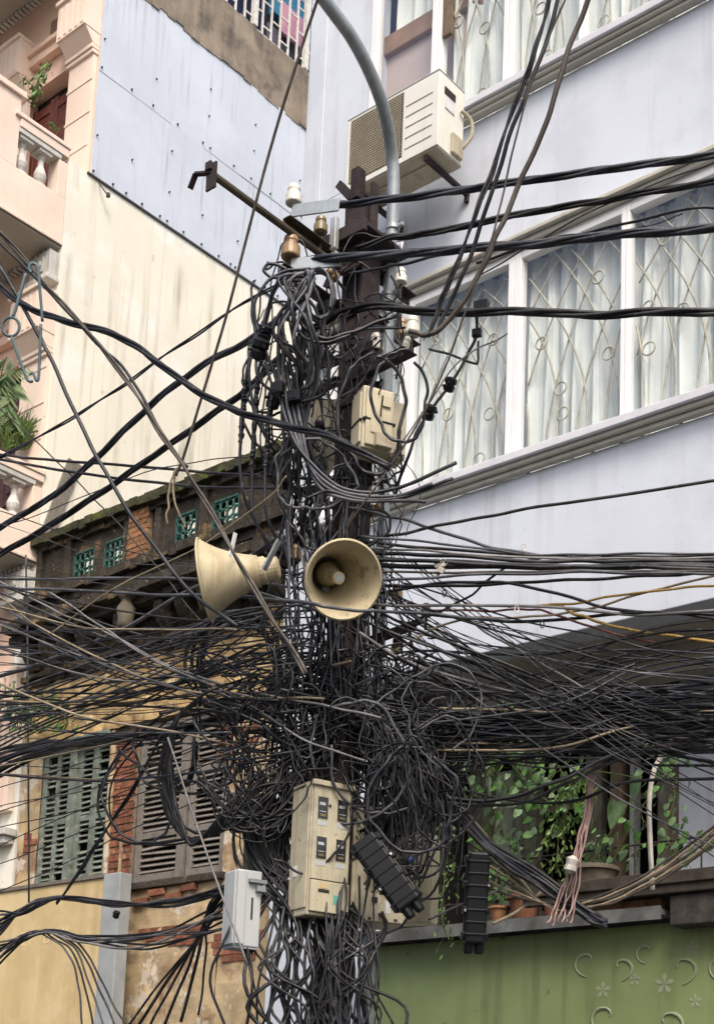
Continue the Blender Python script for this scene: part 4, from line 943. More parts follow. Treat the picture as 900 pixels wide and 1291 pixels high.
t, put, c, R_ = cab('electric_cabinet', 'second cream cabinet half hidden to the right of the tall one', 'cabinet', 472, 1095, 8.15, .32, .20, .66, 1.0, 'cab_cream')
put('door', .0, .08, .27, .48, 'cab_cream', .012, bevel=.004); put('lower_panel', 0, -.24, .28, .16, 'cab_cream', .02, bevel=.004)
for dx in (-.07, .05): put('meter_window', dx, .18, .07, .12, 'glass_dark', .015)
put('knob', -.03, -.20, .03, .03, 'void', .03); put('paper_scrap', .05, -.235, .03, .07, 'paper', .0215)
for dx in (-.06,-.05,.09,.1): put('bolt', dx, -.305, .008, .014, 'void', .024)
put('orange_stain_panel', .03, .27, .16, .09, 'olive_steel', .0135)
t, put, c, R_ = cab('grey_cabinet', 'plain pale grey cabinet hanging at the lower left of the pole', 'cabinet', 306, 1147, 7.9, .15, .14, .42, 1.25, 'cab_grey')
put('door_edge', 0, 0, .13, .40, 'cab_grey', .012, side='left', bevel=.004); put('fold', -.05, 0, .05, .40, 'cab_grey', .012, bevel=.004)
put('hinge', .04, .15, .10, .02, 'galv_dull', .03); put('hinge', .06, .11, .05, .03, 'galv_dull', .03)
put('crack', .02, -.0, .01, .12, 'void', .003); put('base_lip', 0, 0, .15, .13, 'galv_dull', .01, side='bottom')
t, put, c, R_ = cab('olive_box', 'dull olive box behind the cables between grey and cream cabinets', 'cabinet', 336, 1065, 8.4, .24, .16, .38, .95, 'olive_wood')
put('door', 0, 0, .22, .34, 'olive_wood', .012, bevel=.004); put('latch', .08, 0, .02, .06, 'galv_dull', .02)
# loose pale box behind on the right
t, put, c, R_ = cab('pale_box', 'pale beige box wall panel seen behind the hanging loops right of the pole', 'cabinet', 528, 1110, 8.9, .22, .12, .55, .3, 'cab_cream')
put('panel', 0, 0, .19, .24, 'cab_cream', .01, bevel=.003)
# black splice closures
def splice(label, c, axis, L_, W_, T_, facing):
    a = Vector(axis).normalized(); f = Vector(facing); f = (f-a*f.dot(a)).normalized(); s_ = a.cross(f)
    R_ = Matrix((s_, f, a)).transposed()
    t = thing('splice_closure', label, 'cable closure', c)
    B = MB().obox(c, (W_*.84, T_, L_), R_).obox(Vector(c)-f*0, (W_, T_*.35, L_*.98), R_); B.build('body', M['blackp'], t, bevel=.012)
    n = 7
    for i in range(n): MB().obox(Vector(c)+a*(L_*(-.40+.8*i/(n-1))), (W_*.88, T_*1.10, .012), R_).build('rib', M['blackp'], t, bevel=.003)
    for i in range(4):
        for k in (-1, 1):
            q = Vector(c)+a*(L_*(-.42+.28*i))+s_*(k*W_*.46); MB().obox(q, (.03, T_*.6, .04), R_).build('clamp_lug', M['blackp'], t, bevel=.004)
            MB().lathe([(.008,0),(.008,T_*.35)], q, f, 8).build('bolt', M['clip'] if (i+k) % 3 == 0 else M['blackp'], t)
    MB().lathe([(.03,0),(.026,.05),(.02,.06)], Vector(c)-a*(L_/2+.0)+s_*.03, -a, 10).lathe([(.03,0),(.026,.05),(.02,.06)], Vector(c)-a*(L_/2)-s_*.03, -a, 10).build('cable_gland', M['blackp'], t)
    return t
cc = P(487, 1100, 7.7)
splice('glossy black ribbed splice box hanging at a slant over the second cabinet', cc, (P(456,1058,7.7)-P(519,1145,7.6)), .44, .165, .10, CAM-cc)
cc = P(600, 1132, 8.0)
splice('black ribbed splice box hanging upright before the veranda plants', cc, P(603,1075,8.0)-P(597,1190,8.0), .50, .13, .11, (CAM-cc)+Vector((1.5,0,0)))
# cable tube bracket at the right
o = MB().tube([P(828,941,7.6), P(872,941,7.5)], .022, 12).build('sleeve', M['rust'], None, org=P(850,941,7.6), smooth=False); tag(o, 'brown sleeve joint on a cable with black ends, right side', 'cable sleeve')
MB().tube([P(866,941,7.49), P(890,941,7.47)], .026, 12).build('end_cap', M['blackp'], o)
# iron bracket hanging among cables at the left
HG = thing('iron_hanger', 'blue grey iron hanger of bent rod with a ring, among the cables at the left', 'bracket', P(35, 400, 7.4))
def pd(pts, D): return [P(x, y, D) for x, y in pts]
MB().tube(spline(pd([(33,345),(26,370),(20,390),(17,399)], 7.4), 6), .009, 8).build('rod', M['hanger_iron'], HG, smooth=True)
MB().tube([P(14+11*math.cos(a*math.pi/10), 412+12*math.sin(a*math.pi/10), 7.4) for a in range(20)], .008, 8, closed=True).build('ring', M['hanger_iron'], HG, smooth=True)
MB().tube(spline(pd([(15,424),(24,450),(34,476),(38,481),(42,480)], 7.4), 6), .008, 8).build('rod', M['hanger_iron'], HG, smooth=True)
MB().tube(spline(pd([(40,344),(37,338),(41,332),(47,335),(49,345),(52,380),(54,405)], 7.4), 6), .008, 8).build('rod', M['hanger_iron'], HG, smooth=True)
MB().tube(spline(pd([(52,409),(51,440),(49,475),(46,479),(42,470),(38,472)], 7.4), 6), .008, 8).build('rod', M['hanger_iron'], HG, smooth=True)

# ------------------------------------------------------------------ cables
rc = random.Random(21)
def dep(x, k=1.0):
    if x < 450: return 8.2 + (450-x)/450*1.5*k
    return 8.2 - (x-450)/450*.6*k
def path3(pts, off=0, seg=8):
    out = []
    for p in pts:
        D = p[2] if len(p) > 2 else dep(p[0]) + off
        out.append(P(p[0], p[1], D))
    return spline(out, seg)
def wob(pts, amp, seed):
    s_ = seed*3.7
    return [p + Vector((noise.noise(Vector((i*.21, s_, 0))), noise.noise(Vector((i*.21, s_, 7))), noise.noise(Vector((i*.23, s_, 13)))))*amp for i, p in enumerate(pts)]
PXM = 8.2/1833       # metres per pixel at the pole
def cable(label, pts, wpx, mm='c_black', off=0, n=6, w=.012, group=None, seg=8, name='cable', cat='cable', bundle=0):
    p3 = wob(path3(pts, off, seg), w, rc.random()*50)
    r = wpx*PXM/2
    if bundle:      # twisted strands, joined: each only a few pixels wide
        mb = MB(); L_ = 0; ang = [0]
        fine = []
        for i in range(len(p3)-1):
            k = max(1, int((p3[i+1]-p3[i]).length/.035))
            for q in range(k): fine.append(p3[i].lerp(p3[i+1], q/k))
        fine.append(p3[-1]); rs = r*.52; pitch = .55
        acc = 0; A = []
        for i, q in enumerate(fine):
            if i: acc += (q-fine[i-1]).length
            t = (fine[min(i+1,len(fine)-1)]-fine[max(i-1,0)]).normalized(); x = t.cross(Vector((0,0,1))).normalized(); y = x.cross(t); A.append((q, x, y, acc))
        for s_ in range(bundle):
            mb.tube([q+(x*math.cos(acc_/pitch*2*math.pi/1.0*.5+s_*2*math.pi/bundle)+y*math.sin(acc_/pitch*math.pi+s_*2*math.pi/bundle))*rs for q, x, y, acc_ in A], rs, 6)
        ob = mb.build(name, M[mm], None, smooth=True, org=p3[0], recalc=False)
    else:
        ob = MB().tube(p3, r, n).build(name, M[mm], None, smooth=True, org=p3[0], recalc=False)
    return tag(ob, label, cat, group)
T = cable
ORD = ['first', 'second', 'third', 'fourth', 'fifth', 'sixth', 'seventh', 'eighth', 'ninth', 'tenth']
# right hand supply lines
T('topmost thick twisted black cable running from the pole across the air conditioner shadow', [(378,264),(440,257),(497,250),(560,243),(650,230),(760,213),(910,193)], 10, 'c_blue', bundle=3, off=-.15)
T('second thick twisted black cable from the top, leaving the pole top bracket', [(448,314),(500,300),(560,291),(700,262),(800,245),(915,226)], 9, 'c_black', bundle=3, off=-.1)
T('third thick twisted black cable, passing just above the big window head', [(362,332),(430,325),(520,318),(620,312),(700,305),(800,296),(915,284)], 11, 'c_blue', bundle=4, off=-.2)
T('thick twisted black cable crossing the big window at mid height', [(380,425),(430,395),(470,388),(560,393),(700,395),(800,395),(915,393)], 11, 'c_black', bundle=3, off=-.05)
T('thin cable joining the third twisted cable just right of the tube', [(440,345),(480,338),(520,330),(570,318),(640,312)], 4, 'c_blue')
T('thin dark cable rising steeply across the window corner to the right edge', [(600,350),(690,298),(800,243),(915,198)], 2)
T('thin dark cable just above the third twisted cable at the right', [(600,330),(700,304),(780,285),(860,265),(915,260)], 3.5)
T('faint thin cable hugging the window head moulding', [(640,310),(720,296),(800,288),(860,270)], 1.5)
T('single straight cable crossing the plain lilac wall below the window', [(450,678),(490,676),(563,661),(650,645),(780,625),(915,604)], 4)
for i, (y0, ym, y1, ww, mm) in enumerate(((684,702,701,4,'c_black'), (690,703,703,3,'c_lgrey'), (696,708,706,5,'c_black'), (703,712,711,3.5,'c_blue'), (712,716,714,6,'c_black'), (705,714,718,5,'c_black'), (722,720,720,3,'c_brown'), (732,722,724,3.5,'c_grey'), (676,699,698,3,'c_grey'))):
    T('%s cable from the top in the straight bundle across the lilac wall' % ORD[[2,4,3,5,6,7,8,9,0].index(i) if i in [2,4,3,5,6,7,8,9,0] else 1], [(455,y0),(540,(y0*2+ym)/3),(680,ym),(790,ym+rc.uniform(-1,2)),(915,y1)], ww, mm, off=-.03*i, group='cables of the straight bundle across the lilac wall')
T('cable just below the straight bundle, sloping slightly up to the right edge', [(470,738),(600,738),(700,731),(800,727),(915,718)], 4)
T('dark cable leaving the straight bundle and dipping under it at the right', [(480,748),(590,733),(690,745),(770,768),(860,775),(915,782)], 4, 'c_blue')
T('black cable from the pole curling up into the straight bundle', [(530,780),(560,770),(600,745),(640,715),(690,702),(720,700)], 3)
T('steep dark cable descending from the box foot to the straight bundle', [(440,640),(500,652),(560,672),(620,690),(690,702),(760,703)], 4, 'c_grey')
T('yellow brown cable bowed below the straight bundle', [(640,765),(700,763),(770,754),(850,741),(915,736)], 3, 'c_yellow')
T('tan cable rising from the tangle to the right edge above the yellow one', [(455,830),(500,820),(570,783),(650,779),(740,768),(820,745),(915,722)], 3, 'c_tan')
T('yellow cable running down to the right edge over the shaded overhang', [(700,762),(730,775),(770,789),(850,803),(915,811)], 3.6, 'c_yellow')
T('pale cable slanting down across the overhang shadow', [(580,770),(610,795),(660,822),(730,865),(790,887),(850,900),(915,905)], 3, 'c_lgrey')
T('long straight tan cable across the dark veranda top', [(484,895),(560,893),(640,895),(760,897),(915,896)], 3.2, 'c_tan')
T('tan cable hanging just below the straight tan one', [(560,935),(640,939),(700,937),(760,934)], 2.2, 'c_tan')
T('red brown cable in the tangle right of the loudspeaker', [(540,770),(600,770),(660,768),(700,775),(760,795),(830,812)], 2.8, 'c_red')
T('thick steep black cable, leftmost of the group dropping from the top right', [(693,-10),(672,70),(650,130),(625,200),(600,270),(575,335),(553,385),(540,425)], 6.5, 'c_black', bundle=2, off=-.6)
T('steep black cable, second of the group dropping from the top right', [(705,-10),(685,60),(650,150),(620,240),(590,330),(560,400),(550,420)], 5, 'c_black', off=-.5)
T('thin tan cable beside the steep black ones at the top', [(716,-10),(668,110),(640,220),(620,300),(590,385),(560,470),(510,560),(465,625),(430,680)], 2.4, 'c_brown', off=-.6)
T('rightmost steep brown black cable from the top edge to the pole', [(744,-10),(715,70),(690,150),(655,230),(625,300),(600,350),(570,400),(540,422),(515,418)], 6, 'c_brown', off=-.6)
T('thin twine like cable falling from the window corner past the boxes', [(640,420),(575,460),(520,540),(470,610),(430,670)], 2.2, 'c_lgrey')
# left hand
T('thin brown steel cable slanting from the top of the picture to the parapet', [(404,-10),(385,45),(355,140),(320,265),(285,400),(235,565),(222,600)], 3.5, 'c_brown', off=-1.0, w=.003)
T('thick brown cable pair falling from the left edge to the pole foot', [(-10,280),(60,362),(130,440),(200,540),(260,635),(320,740),(385,850)], 6.5, 'c_brown', off=-1.4, bundle=2)
T('black cable falling beside the thick brown pair', [(-10,295),(50,355),(110,420),(160,470),(205,545),(235,590)], 4, 'c_black', off=-1.2)
T('thick black sagging cable from the left edge into the beige boxes', [(-10,350),(30,385),(80,405),(150,425),(200,458),(260,500),(340,532),(420,552),(490,590)], 9, 'c_black', off=-1.2, bundle=3)
T('black cable under the hanger ring, steeper than the thick sagging one', [(-10,318),(25,378),(60,445),(110,550),(160,640),(235,740),(300,790)], 5, 'c_black', off=-1.2)
T('thick twisted black cable rising from the left edge, upper of two', [(-10,672),(80,615),(160,540),(240,470),(320,425),(385,378)], 10, 'c_blue', bundle=3)
T('thick twisted black cable rising from the left edge, lower of two', [(-10,706),(100,640),(200,570),(300,500),(350,455),(390,420)], 10, 'c_black', bundle=3)
T('double grey black cable rising over the cream wall to the insulators', [(-10,582),(60,545),(150,490),(220,440),(320,375),(375,352)], 5.5, 'c_blue', bundle=2)
T('flat black cable running right from the lower balcony rail', [(-10,572),(60,580),(200,590),(330,600),(440,604)], 4, 'c_black')
T('second flat black cable just below the lower balcony rail', [(-10,578),(100,596),(230,612),(340,616),(450,612)], 4, 'c_black')
T('thin cable falling across the lower balcony to the lattice blocks', [(-10,505),(60,570),(130,640),(190,705),(260,790),(330,850)], 2)
T('thin tan stem like cable in front of the parapet, upper', [(-10,665),(60,645),(170,600),(260,580),(330,576)], 1.6, 'c_brown')
T('straight dark cable across the parapet foot, upper of two', [(-10,728),(60,731),(200,730),(320,735),(400,745)], 4, 'c_grey')
T('straight dark cable across the parapet foot, lower of two', [(-10,738),(60,744),(200,750),(300,752),(390,760,7.3),(433,768,7.3),(480,770,7.3),(560,776,7.6),(640,784)], 4, 'c_grey', off=-.6)
T('thick grey cable rising under the cornice', [(-10,856),(60,833),(150,795),(220,755),(300,712),(350,680)], 6, 'c_grey')
T('brown thin cable falling through the tangle, uppermost at the left', [(-10,728),(60,765),(130,795),(210,838),(300,868),(400,888),(480,905)], 3, 'c_lgrey', off=-.5)
T('pale brown cable crossing below the side loudspeaker', [(-10,745),(50,790),(150,840),(230,870),(330,880),(410,882)], 3, 'c_tan', off=-.5)
T('long pale cable descending from the left to the cabinet top', [(60,745),(130,790),(190,830),(300,880),(380,930),(460,960)], 2.6, 'c_lgrey', off=-.6)
T('tan cable rising to the right through the lattice blocks', [(60,800),(150,740),(250,690),(340,625),(360,600)], 2.2, 'c_tan', off=-.6)
T('yellowish cable dropping behind the side loudspeaker', [(352,600),(358,640),(365,690)], 2.5, 'c_yellow', off=.3)
T('vertical thin grey cable in front of the ochre house edge', [(33,700),(35,800),(36,950),(37,1138)], 3, 'c_grey', off=.3, w=.002)
T('pale rope hanging down over the grey shutters to the grey cabinet', [(212,930),(245,1030),(280,1130),(312,1215)], 2.6, 'c_lgrey', off=-1.0, w=.004)
T('thick black cable crossing down over the green shutters', [(205,925),(165,1000),(130,1052),(100,1100),(72,1140)], 6, 'c_black', bundle=2, off=-.3)
for i in range(7):
    T('%s cable from the top in the thick sagging bundle at the left edge' % ORD[i], [(-10,948+i*6),(50,936+i*3),(130,932+rc.uniform(-5,6)),(230,918+rc.uniform(-8,8)),(330,893+rc.uniform(-12,12)),(410,880+rc.uniform(-20,20))], 5.5, rc.choice(['c_black','c_blue','c_black']), off=rc.uniform(-.2,.1), group='cables of the thick sagging bundle at the left edge', bundle=0)
for i in range(9):
    T('%s from the top of the dark cables rising under the cornice' % ORD[i], [(-10,880+i*9+rc.uniform(-6,6)),(80,850+i*7.5+rc.uniform(-4,4)),(200,800+i*8+rc.uniform(-8,8)),(300,770+i*8),(400,760+i*9)], rc.uniform(2,4), rc.choice(['c_black','c_blue','c_black','c_grey']), off=rc.uniform(-.5,.3), group='cables rising under the cornice')
# bottom left
for i in range(8):
    T('one of the drooping cables in the bundle over the yellow sign', [(-10,1190-i*6+rc.uniform(-4,4)),(35,1146+rc.uniform(-5,4)),(75,1133+rc.uniform(-3,3)),(150,1140+rc.uniform(-5,5)),(220,1138+rc.uniform(-8,6)),(290,1118+rc.uniform(-8,8))], rc.uniform(3,4.5), rc.choice(['c_black','c_black','c_grey']), off=rc.uniform(-.4,-.1), group='cables drooping over the yellow sign')
for i in range(8):
    T('one of the lower drooping cables near the bottom left corner', [(-10,1225-i*5),(30,1182+rc.uniform(-4,5)),(62,1174+rc.uniform(-2,3)),(110,1184+rc.uniform(-4,6)),(190,1188+rc.uniform(-12,12)),(290,1150+rc.uniform(-14,20)),(350,1120)], rc.uniform(2.4,4), rc.choice(['c_black','c_black','c_grey','c_lgrey']), off=rc.uniform(-.5,-.1), group='cables drooping at the bottom left corner')
for i in range(5):
    T('%s from the left of the short cables running off the bottom edge' % ORD[i], [(50+i*8,1176),(85+i*6,1200),(100+i*9,1250),(105+i*16,1310)], 3, rc.choice(['c_black','c_grey']), off=-.3, group='cables running off the bottom edge')
for i in range(6):
    T('%s from the left of the cables rising from the bottom edge to the grey cabinet' % ORD[i], [(140+i*22,1320-i*8),(210+i*10,1230-i*6),(262,1170-i*5),(300,1120-i*4)], rc.uniform(3,5), 'c_black', off=-.2, group='cables rising to the grey cabinet')
for i in range(5):
    T('%s from the top of the thin cables crossing the green shutters' % ORD[i], [(-10,1000+i*32+rc.uniform(-8,8)),(90,965+i*30),(180,940+i*25),(290,905+i*22)], 1.5, 'c_black', group='thin cables over the green shutters')
# big loops left
T('large round black cable loop hanging over the brick column', [(205,900),(160,940),(135,975),(124,1010),(136,1050),(165,1062),(220,1060),(270,1050),(310,1020)], 4, 'c_black', off=-.3)
T('second large cable loop just inside the first over the brick column', [(215,905),(170,945),(142,985),(140,1030),(158,1055),(200,1066),(260,1055),(310,1030)], 3, 'c_black', off=-.25)
T('thin cable loop crossing the brick column from left', [(150,945),(180,970),(200,980),(240,985),(285,990),(300,970)], 4, 'c_blue', off=-.35)
for i in range(5):
    cx, cy_ = 222+i*2.5, 965
    T('%s from the left of the coiled black cables hanging over the grey shutters' % ORD[i], [(255,880),(225,905),(204+i*3,950),(203+i*4,1000),(218+i*3,1040),(245,1058+i*2),(285,1040-i*4),(300,1015)], 5, 'c_black', off=-.35-.05*i, group='coiled cables over the grey shutters')
T('braided black cable falling over the grey shutters from the knot', [(245,935),(247,960),(238,985),(225,995),(205,1000)], 9, 'c_black', off=-.2, bundle=3)
# coil behind the side loudspeaker
for i in range(9):
    a0 = rc.uniform(0, 6.28); rx, ry = rc.uniform(44,66), rc.uniform(52,72)
    T('one of the black cable coils below the side loudspeaker', [(300+rx*math.cos(a0+k*.62)+rc.uniform(-3,3), 838+ry*math.sin(a0+k*.62)+rc.uniform(-3,3), 8.6+rc.uniform(-.03,.03)) for k in range(11)], rc.uniform(2.5,5), 'c_black', w=.01, group='coils below the side loudspeaker')
# coil near the pole top
for i in range(3):
    T('%s of the three small cable coils at the pole top' % ('outermost','middle','innermost')[i], [(402+(16+i*2)*math.cos(k*.62+i), 372+(34-i*3)*math.sin(k*.62+i), 8.15-.02*k) for k in range(12)], 4, 'c_blue', w=.004, group='small coils at the pole top')
# cables looping from the hanger plate down the left of the pole
for i in range(17):
    x0 = 345+rc.uniform(0,54); xm = 326+rc.uniform(0,80)
    T('one of the grey black cables looping down left of the pole top', [(378+rc.uniform(-8,20),345+rc.uniform(-6,10),8.0),(x0-4,352+rc.uniform(-6,20),7.95),(xm-6,400+rc.uniform(-20,30),7.95+rc.uniform(-.1,.1)),(xm+rc.uniform(-22,24),470+rc.uniform(-20,20),8.0),(356+i*2.0,530+rc.uniform(-20,20),8.1),(335+rc.uniform(0,80),610+rc.uniform(-30,30),8.2),(350+i*4,690,8.4)], rc.uniform(3,5), rc.choice(['c_blue','c_blue','c_black','c_grey']), group='cables looping down left of the pole top')
T('wide outer cable loop left of the hanger plate', [(392,338,8),(350,345,8),(325,370,8),(324,410,8),(345,470,8.0),(370,540,8.1)], 4, 'c_blue')
T('small round hook of cable at the left end of the hanger plate', [(365,345,8),(345,350,8),(333,342,8),(338,333,8),(350,334,8),(362,340,8)], 4, 'c_blue', w=.002)
for i, (ex, ey) in enumerate(((575,583),(545,610),(571,603),(537,632))):
    T('thick cut cable end sweeping out right below the beige boxes, %s' % ('topmost and longest', 'short, between the top two', 'second longest', 'lowest and shortest')[i],
      [(352+i*5,400+i*30,8.05),(352+i*6,480,8.05),(366+i*5,545,8.0),(400,592+i*6,7.95),(440,618+i*4,7.9),(500,622+i*3-(i==0)*6,7.9),(ex,ey,7.85)], 5, 'c_grey' if i%2 else 'c_blue', w=.004)
T('thick black cable curving under the hanger plate to the pole arm', [(366,345,8.05),(372,375,8),(372,410,7.95),(395,432,7.95),(430,428,7.95),(460,414,8.0),(510,414,8.1)], 6, 'c_blue', bundle=2)
T('second cable of the curve under the hanger plate', [(372,342,8.05),(385,365,8),(378,400,7.95),(400,425,7.95),(440,420,7.95),(500,398,8.0)], 5, 'c_black')
# drooping wires with splices in front of the window
T('thin cable with two black splices hanging before the big window', [(601,395,8.1),(601,412,8.1),(600,425,8.1),(585,455,8.1),(568,484,8.1),(552,505,8.1),(541,520,8.1),(525,545,8.1),(515,575,8.1),(505,600,8.15),(498,625,8.2)], 4, 'c_black', w=.003)
T('thin cable looping below the small black box before the window', [(603,430,8.1),(602,455,8.1),(597,458,8.1),(570,448,8.1),(540,440,8.15)], 3, 'c_black', w=.003)
def lump(label, x, y, D, s_, name='cable_splice', cat='cable splice', sq=False):
    c = P(x, y, D); r = random.Random(int(x*7+y)); mb = MB()
    if sq: mb.obox(c, (s_*1.6, s_, s_*1.4), Matrix.Rotation(.3,3,'Z')); mb.obox(c+Vector((0,-s_*.55,0)), (s_*1.2, s_*.1, s_), Matrix.Rotation(.3,3,'Z'))
    else:
        mb.lathe([(s_*.3,-s_),(s_*.75,-s_*.8),(s_*.8,-s_*.2),(s_*.62,0),(s_*.85,s_*.2),(s_*.8,s_*.8),(s_*.3,s_)], c, (.5,-.2,.8), 8)
        for k in range(5): mb.lathe([(s_*.18,0),(s_*.18,s_*1.05)], c, (r.uniform(-1,1), r.uniform(-1,1), r.uniform(-.3,.3)), 6)
    tag(mb.build(name, M['blackp'], None, org=c, bevel=.002), label, cat)
lump('flat black clamp sitting on the cable that crosses the window', 607, 388, 8.05, .05, 'cable_clamp', 'clamp', True)
lump('small square black connector box hanging below the window clamp', 601, 420, 8.1, .032, 'cable_clamp', 'connector', True)
lump('upper lumpy black splice before the window', 567, 485, 8.1, .042)
lump('lower lumpy black splice with a tail before the window', 541, 520, 8.1, .045)
lump('black splice on the cable left of the beige boxes', 402, 538, 8.1, .035)
lump('black splice bundle at the left of the pole, upper', 327, 440, 8.0, .06)
lump('black connector on cables over the cream wall', 333, 420, 8.0, .045)
lump('black ribbed connector below the hanger plate, left one', 385, 400, 8.15, .045, 'cable_clamp', 'connector', True)
lump('black ribbed connector below the hanger plate, right one', 408, 390, 8.15, .045, 'cable_clamp', 'connector', True)
lump('grey black clamp cluster left of the pole over the cream wall', 350, 490, 8.0, .045, 'cable_clamp', 'clamp', True)
lump('second grey black clamp in the cluster left of the pole', 372, 500, 8.0, .045, 'cable_clamp', 'clamp', True)
lump('black splice low at the left of the pole above the parapet', 345, 505, 8.2, .05)
lump('black knot of connectors hanging at the sleeve of the bottom left cables', 147, 1153, 8.6, .025)
lump('blue plastic scrap beside the slanted black splice box', 517, 1085, 8.0, .02) 
bpy.data.objects['cable_splice.00%d' % 6 if False else [o.name for o in bpy.data.objects if o.get('label','').startswith('blue plastic scrap')][0]].data.materials[0] = M['c_blueplastic']
# hanging dark sleeves (spirals of taped joints) over the cream wall
for i, (x0_, y0_, x1_, y1_) in enumerate(((332,415,317,452),(309,480,304,560),(326,475,318,590),(341,505,335,590))):
    c3 = [P(x0_+(x1_-x0_)*k/8+rc.uniform(-1.5,1.5), y0_+(y1_-y0_)*k/8, 8.1) for k in range(9)]
    T('cable running through the %s taped joint left of the pole' % ('highest','leftmost','long','right hand')[i], [(x0_+22,y0_-75,8.1),(x0_+8,y0_-30,8.1),(x0_,y0_,8.1),(x1_,y1_,8.1),(x1_+2,y1_+60,8.1),(x1_+30,y1_+120,8.2)], 4, 'c_blue')
    mb = MB(); fine = []
    for k in range(8):
        for q in range(5): fine.append(c3[k].lerp(c3[k+1], q/5))
    mb.tube(fine, [.013+.0025*math.sin(k*1.1+i)+rc.uniform(-.002,.005) for k in range(len(fine))], 7)
    tag(mb.build('taped_joint', M['blackp'], None, org=c3[0]), 'lumpy black taped cable joint, %s' % ('highest one under the rod arm','leftmost long one','long one by the cream wall edge','middle one','rightmost beside the pole','lowest one above the loudspeaker')[i], 'cable joint')
# right foreground tan loop cables
for i in range(5):
    T('%s from the top of the tan cables curving in from the right' % ORD[i], [(915,1028+i*6,7.6),(860,1072+i*5,7.7),(800,1110+i*4,7.8),(750,1132+i*3,7.9),(700,1140+i*2,8.0),(640,1128-i*7,8.1),(590,1110-i*12,8.2)], 3.2, 'c_tan' if i % 2 else 'c_brown', group='tan cables curving in from the right edge')
for i in range(5):
    T('%s from the top of the thick black cables falling across the ledge' % ORD[i], [(500,960+i*4,8.0),(560,1000+i*5,8.0),(620,1062+i*4,8.0),(680,1100+i*5,8.0),(745,1150+i*3,7.9),(765,1160+i*2,7.9)], 6, rc.choice(['c_black','c_blue']), group='thick cables falling across the ledge')
T('black cable rising to the right in front of the vines', [(540,1000,8),(620,1010,7.9),(700,985,7.8),(780,950,7.7),(850,920,7.6),(915,900,7.5)], 5)
T('second black cable rising to the right in front of the vines', [(540,1010,8),(640,1015,7.9),(720,985,7.8),(800,950,7.7),(915,915,7.5)], 4)
T('grey cable sagging behind the upright black splice box', [(540,1160,8.1),(580,1140,8.1),(630,1120,8.1),(655,1090,8.1),(650,1050,8.2)], 3, 'c_grey')
T('pale cream plastic pipe standing curved in the veranda', [(822,1122,8.5),(819,1060,8.5),(818,1010,8.5),(823,975,8.5),(832,955,8.5),(842,935,8.45),(862,912,8.4)], 7, 'c_white', name='plastic_pipe', cat='pipe', w=0)
T('bamboo stick leaning through the fallen cables', [(590,1028,8.1),(630,1076,8.1),(672,1130,8.1)], 5, 'c_tan', name='bamboo_stick', cat='stick', w=0)
T('broken pale stick lying on the gutter', [(620,1165,8.1),(650,1150,8.1),(682,1125,8.1)], 4, 'c_tan', name='stick', cat='stick', w=0)
for i in range(6):
    T('%s strand from the left of the frayed pinkish twine' % ORD[5-i], [(746+i,962,7.9),(736+i*1.5,1030,7.9),(724+i*2,1075,7.9),(712+i*3.5,1110,7.9),(698+i*5,1145,7.9),(690+i*6,1165,7.9)], 2.4, 'twine', name='twine', cat='twine', group='frayed pinkish twine strands', w=.02)
cc = P(720,1090,7.85); tag(MB().lathe([(.005,-.05),(.035,-.03),(.03,0),(.036,.03),(.01,.05)], cc, (.3,0,1), 8).build('twine_knot', M['c_white'], None, org=cc), 'white knot tied in the pinkish twine', 'knot')
cc = P(555,715,7.9); kn = MB(); 
for k in range(5): kn.obox(cc+Vector((rc.uniform(-.03,.03),rc.uniform(-.02,.02),rc.uniform(-.03,.03))), (.05,.01,.03), Matrix.Rotation(rc.uniform(-1,1),3,'Y'))
tag(kn.build('rag', M['c_white'], None, org=cc), 'small scrap of white rag caught on the straight cable bundle', 'rag', kind=None)
T('pale frayed string hanging in loops over the parapet, left strand', [(224,590,8.4),(215,610,8.4),(212,640,8.4),(211,662,8.4)], 3, 'c_tan')
T('pale frayed string hanging in loops over the parapet, right strand', [(222,592,8.4),(219,620,8.4),(226,648,8.4),(234,665,8.4)], 3, 'c_tan')

# ---------------------------------------------------------------- the tangle: counted individuals first
def rnd_mm(tan=.10):
    u = rc.random()
    if u < tan: return 'c_tan'
    if u < tan+.10: return 'c_lgrey'
    if u < tan+.25: return 'c_grey'
    if u < tan+.50: return 'c_blue'
    return 'c_black'
def g_fan_right():
    y0 = rc.choice([rc.uniform(700,860), rc.uniform(860,990), rc.uniform(880,960)]); u = rc.random()
    y1 = rc.uniform(862,955) if u < .70 else (rc.uniform(765,862) if u < .93 else rc.uniform(950,1000))
    x0 = rc.uniform(400,520); sg = rc.uniform(5,38)
    ym = (y0*.45+y1*.55)+sg
    return [(x0,y0,8.25+rc.uniform(-.25,.2)),(x0+75,y0*.8+y1*.2+sg*.7,8.1),(690,ym+rc.uniform(-12,12),7.9+rc.uniform(-.2,.2)),(800,(ym+y1*2)/3+rc.uniform(-8,8),7.7),(920,y1,7.5+rc.uniform(-.3,.3))], rc.uniform(1.8,4.4)
def g_fan_left():
    y0 = rc.uniform(760,960); y1 = rc.choice([rc.uniform(800,1000), rc.uniform(730,830), rc.uniform(880,990)])
    x0 = rc.uniform(290,470); sg = rc.uniform(0,25)
    return [(x0,y0,8.2+rc.uniform(-.3,.3)),(x0*.7,(y0*.65+y1*.35)+sg*.6,8.5+rc.uniform(-.3,.3)),(x0*.35,(y0*.35+y1*.65)+sg,8.9+rc.uniform(-.3,.3)),(-12,y1,9.4+rc.uniform(-.4,.3))], rc.uniform(1.6,4.2)
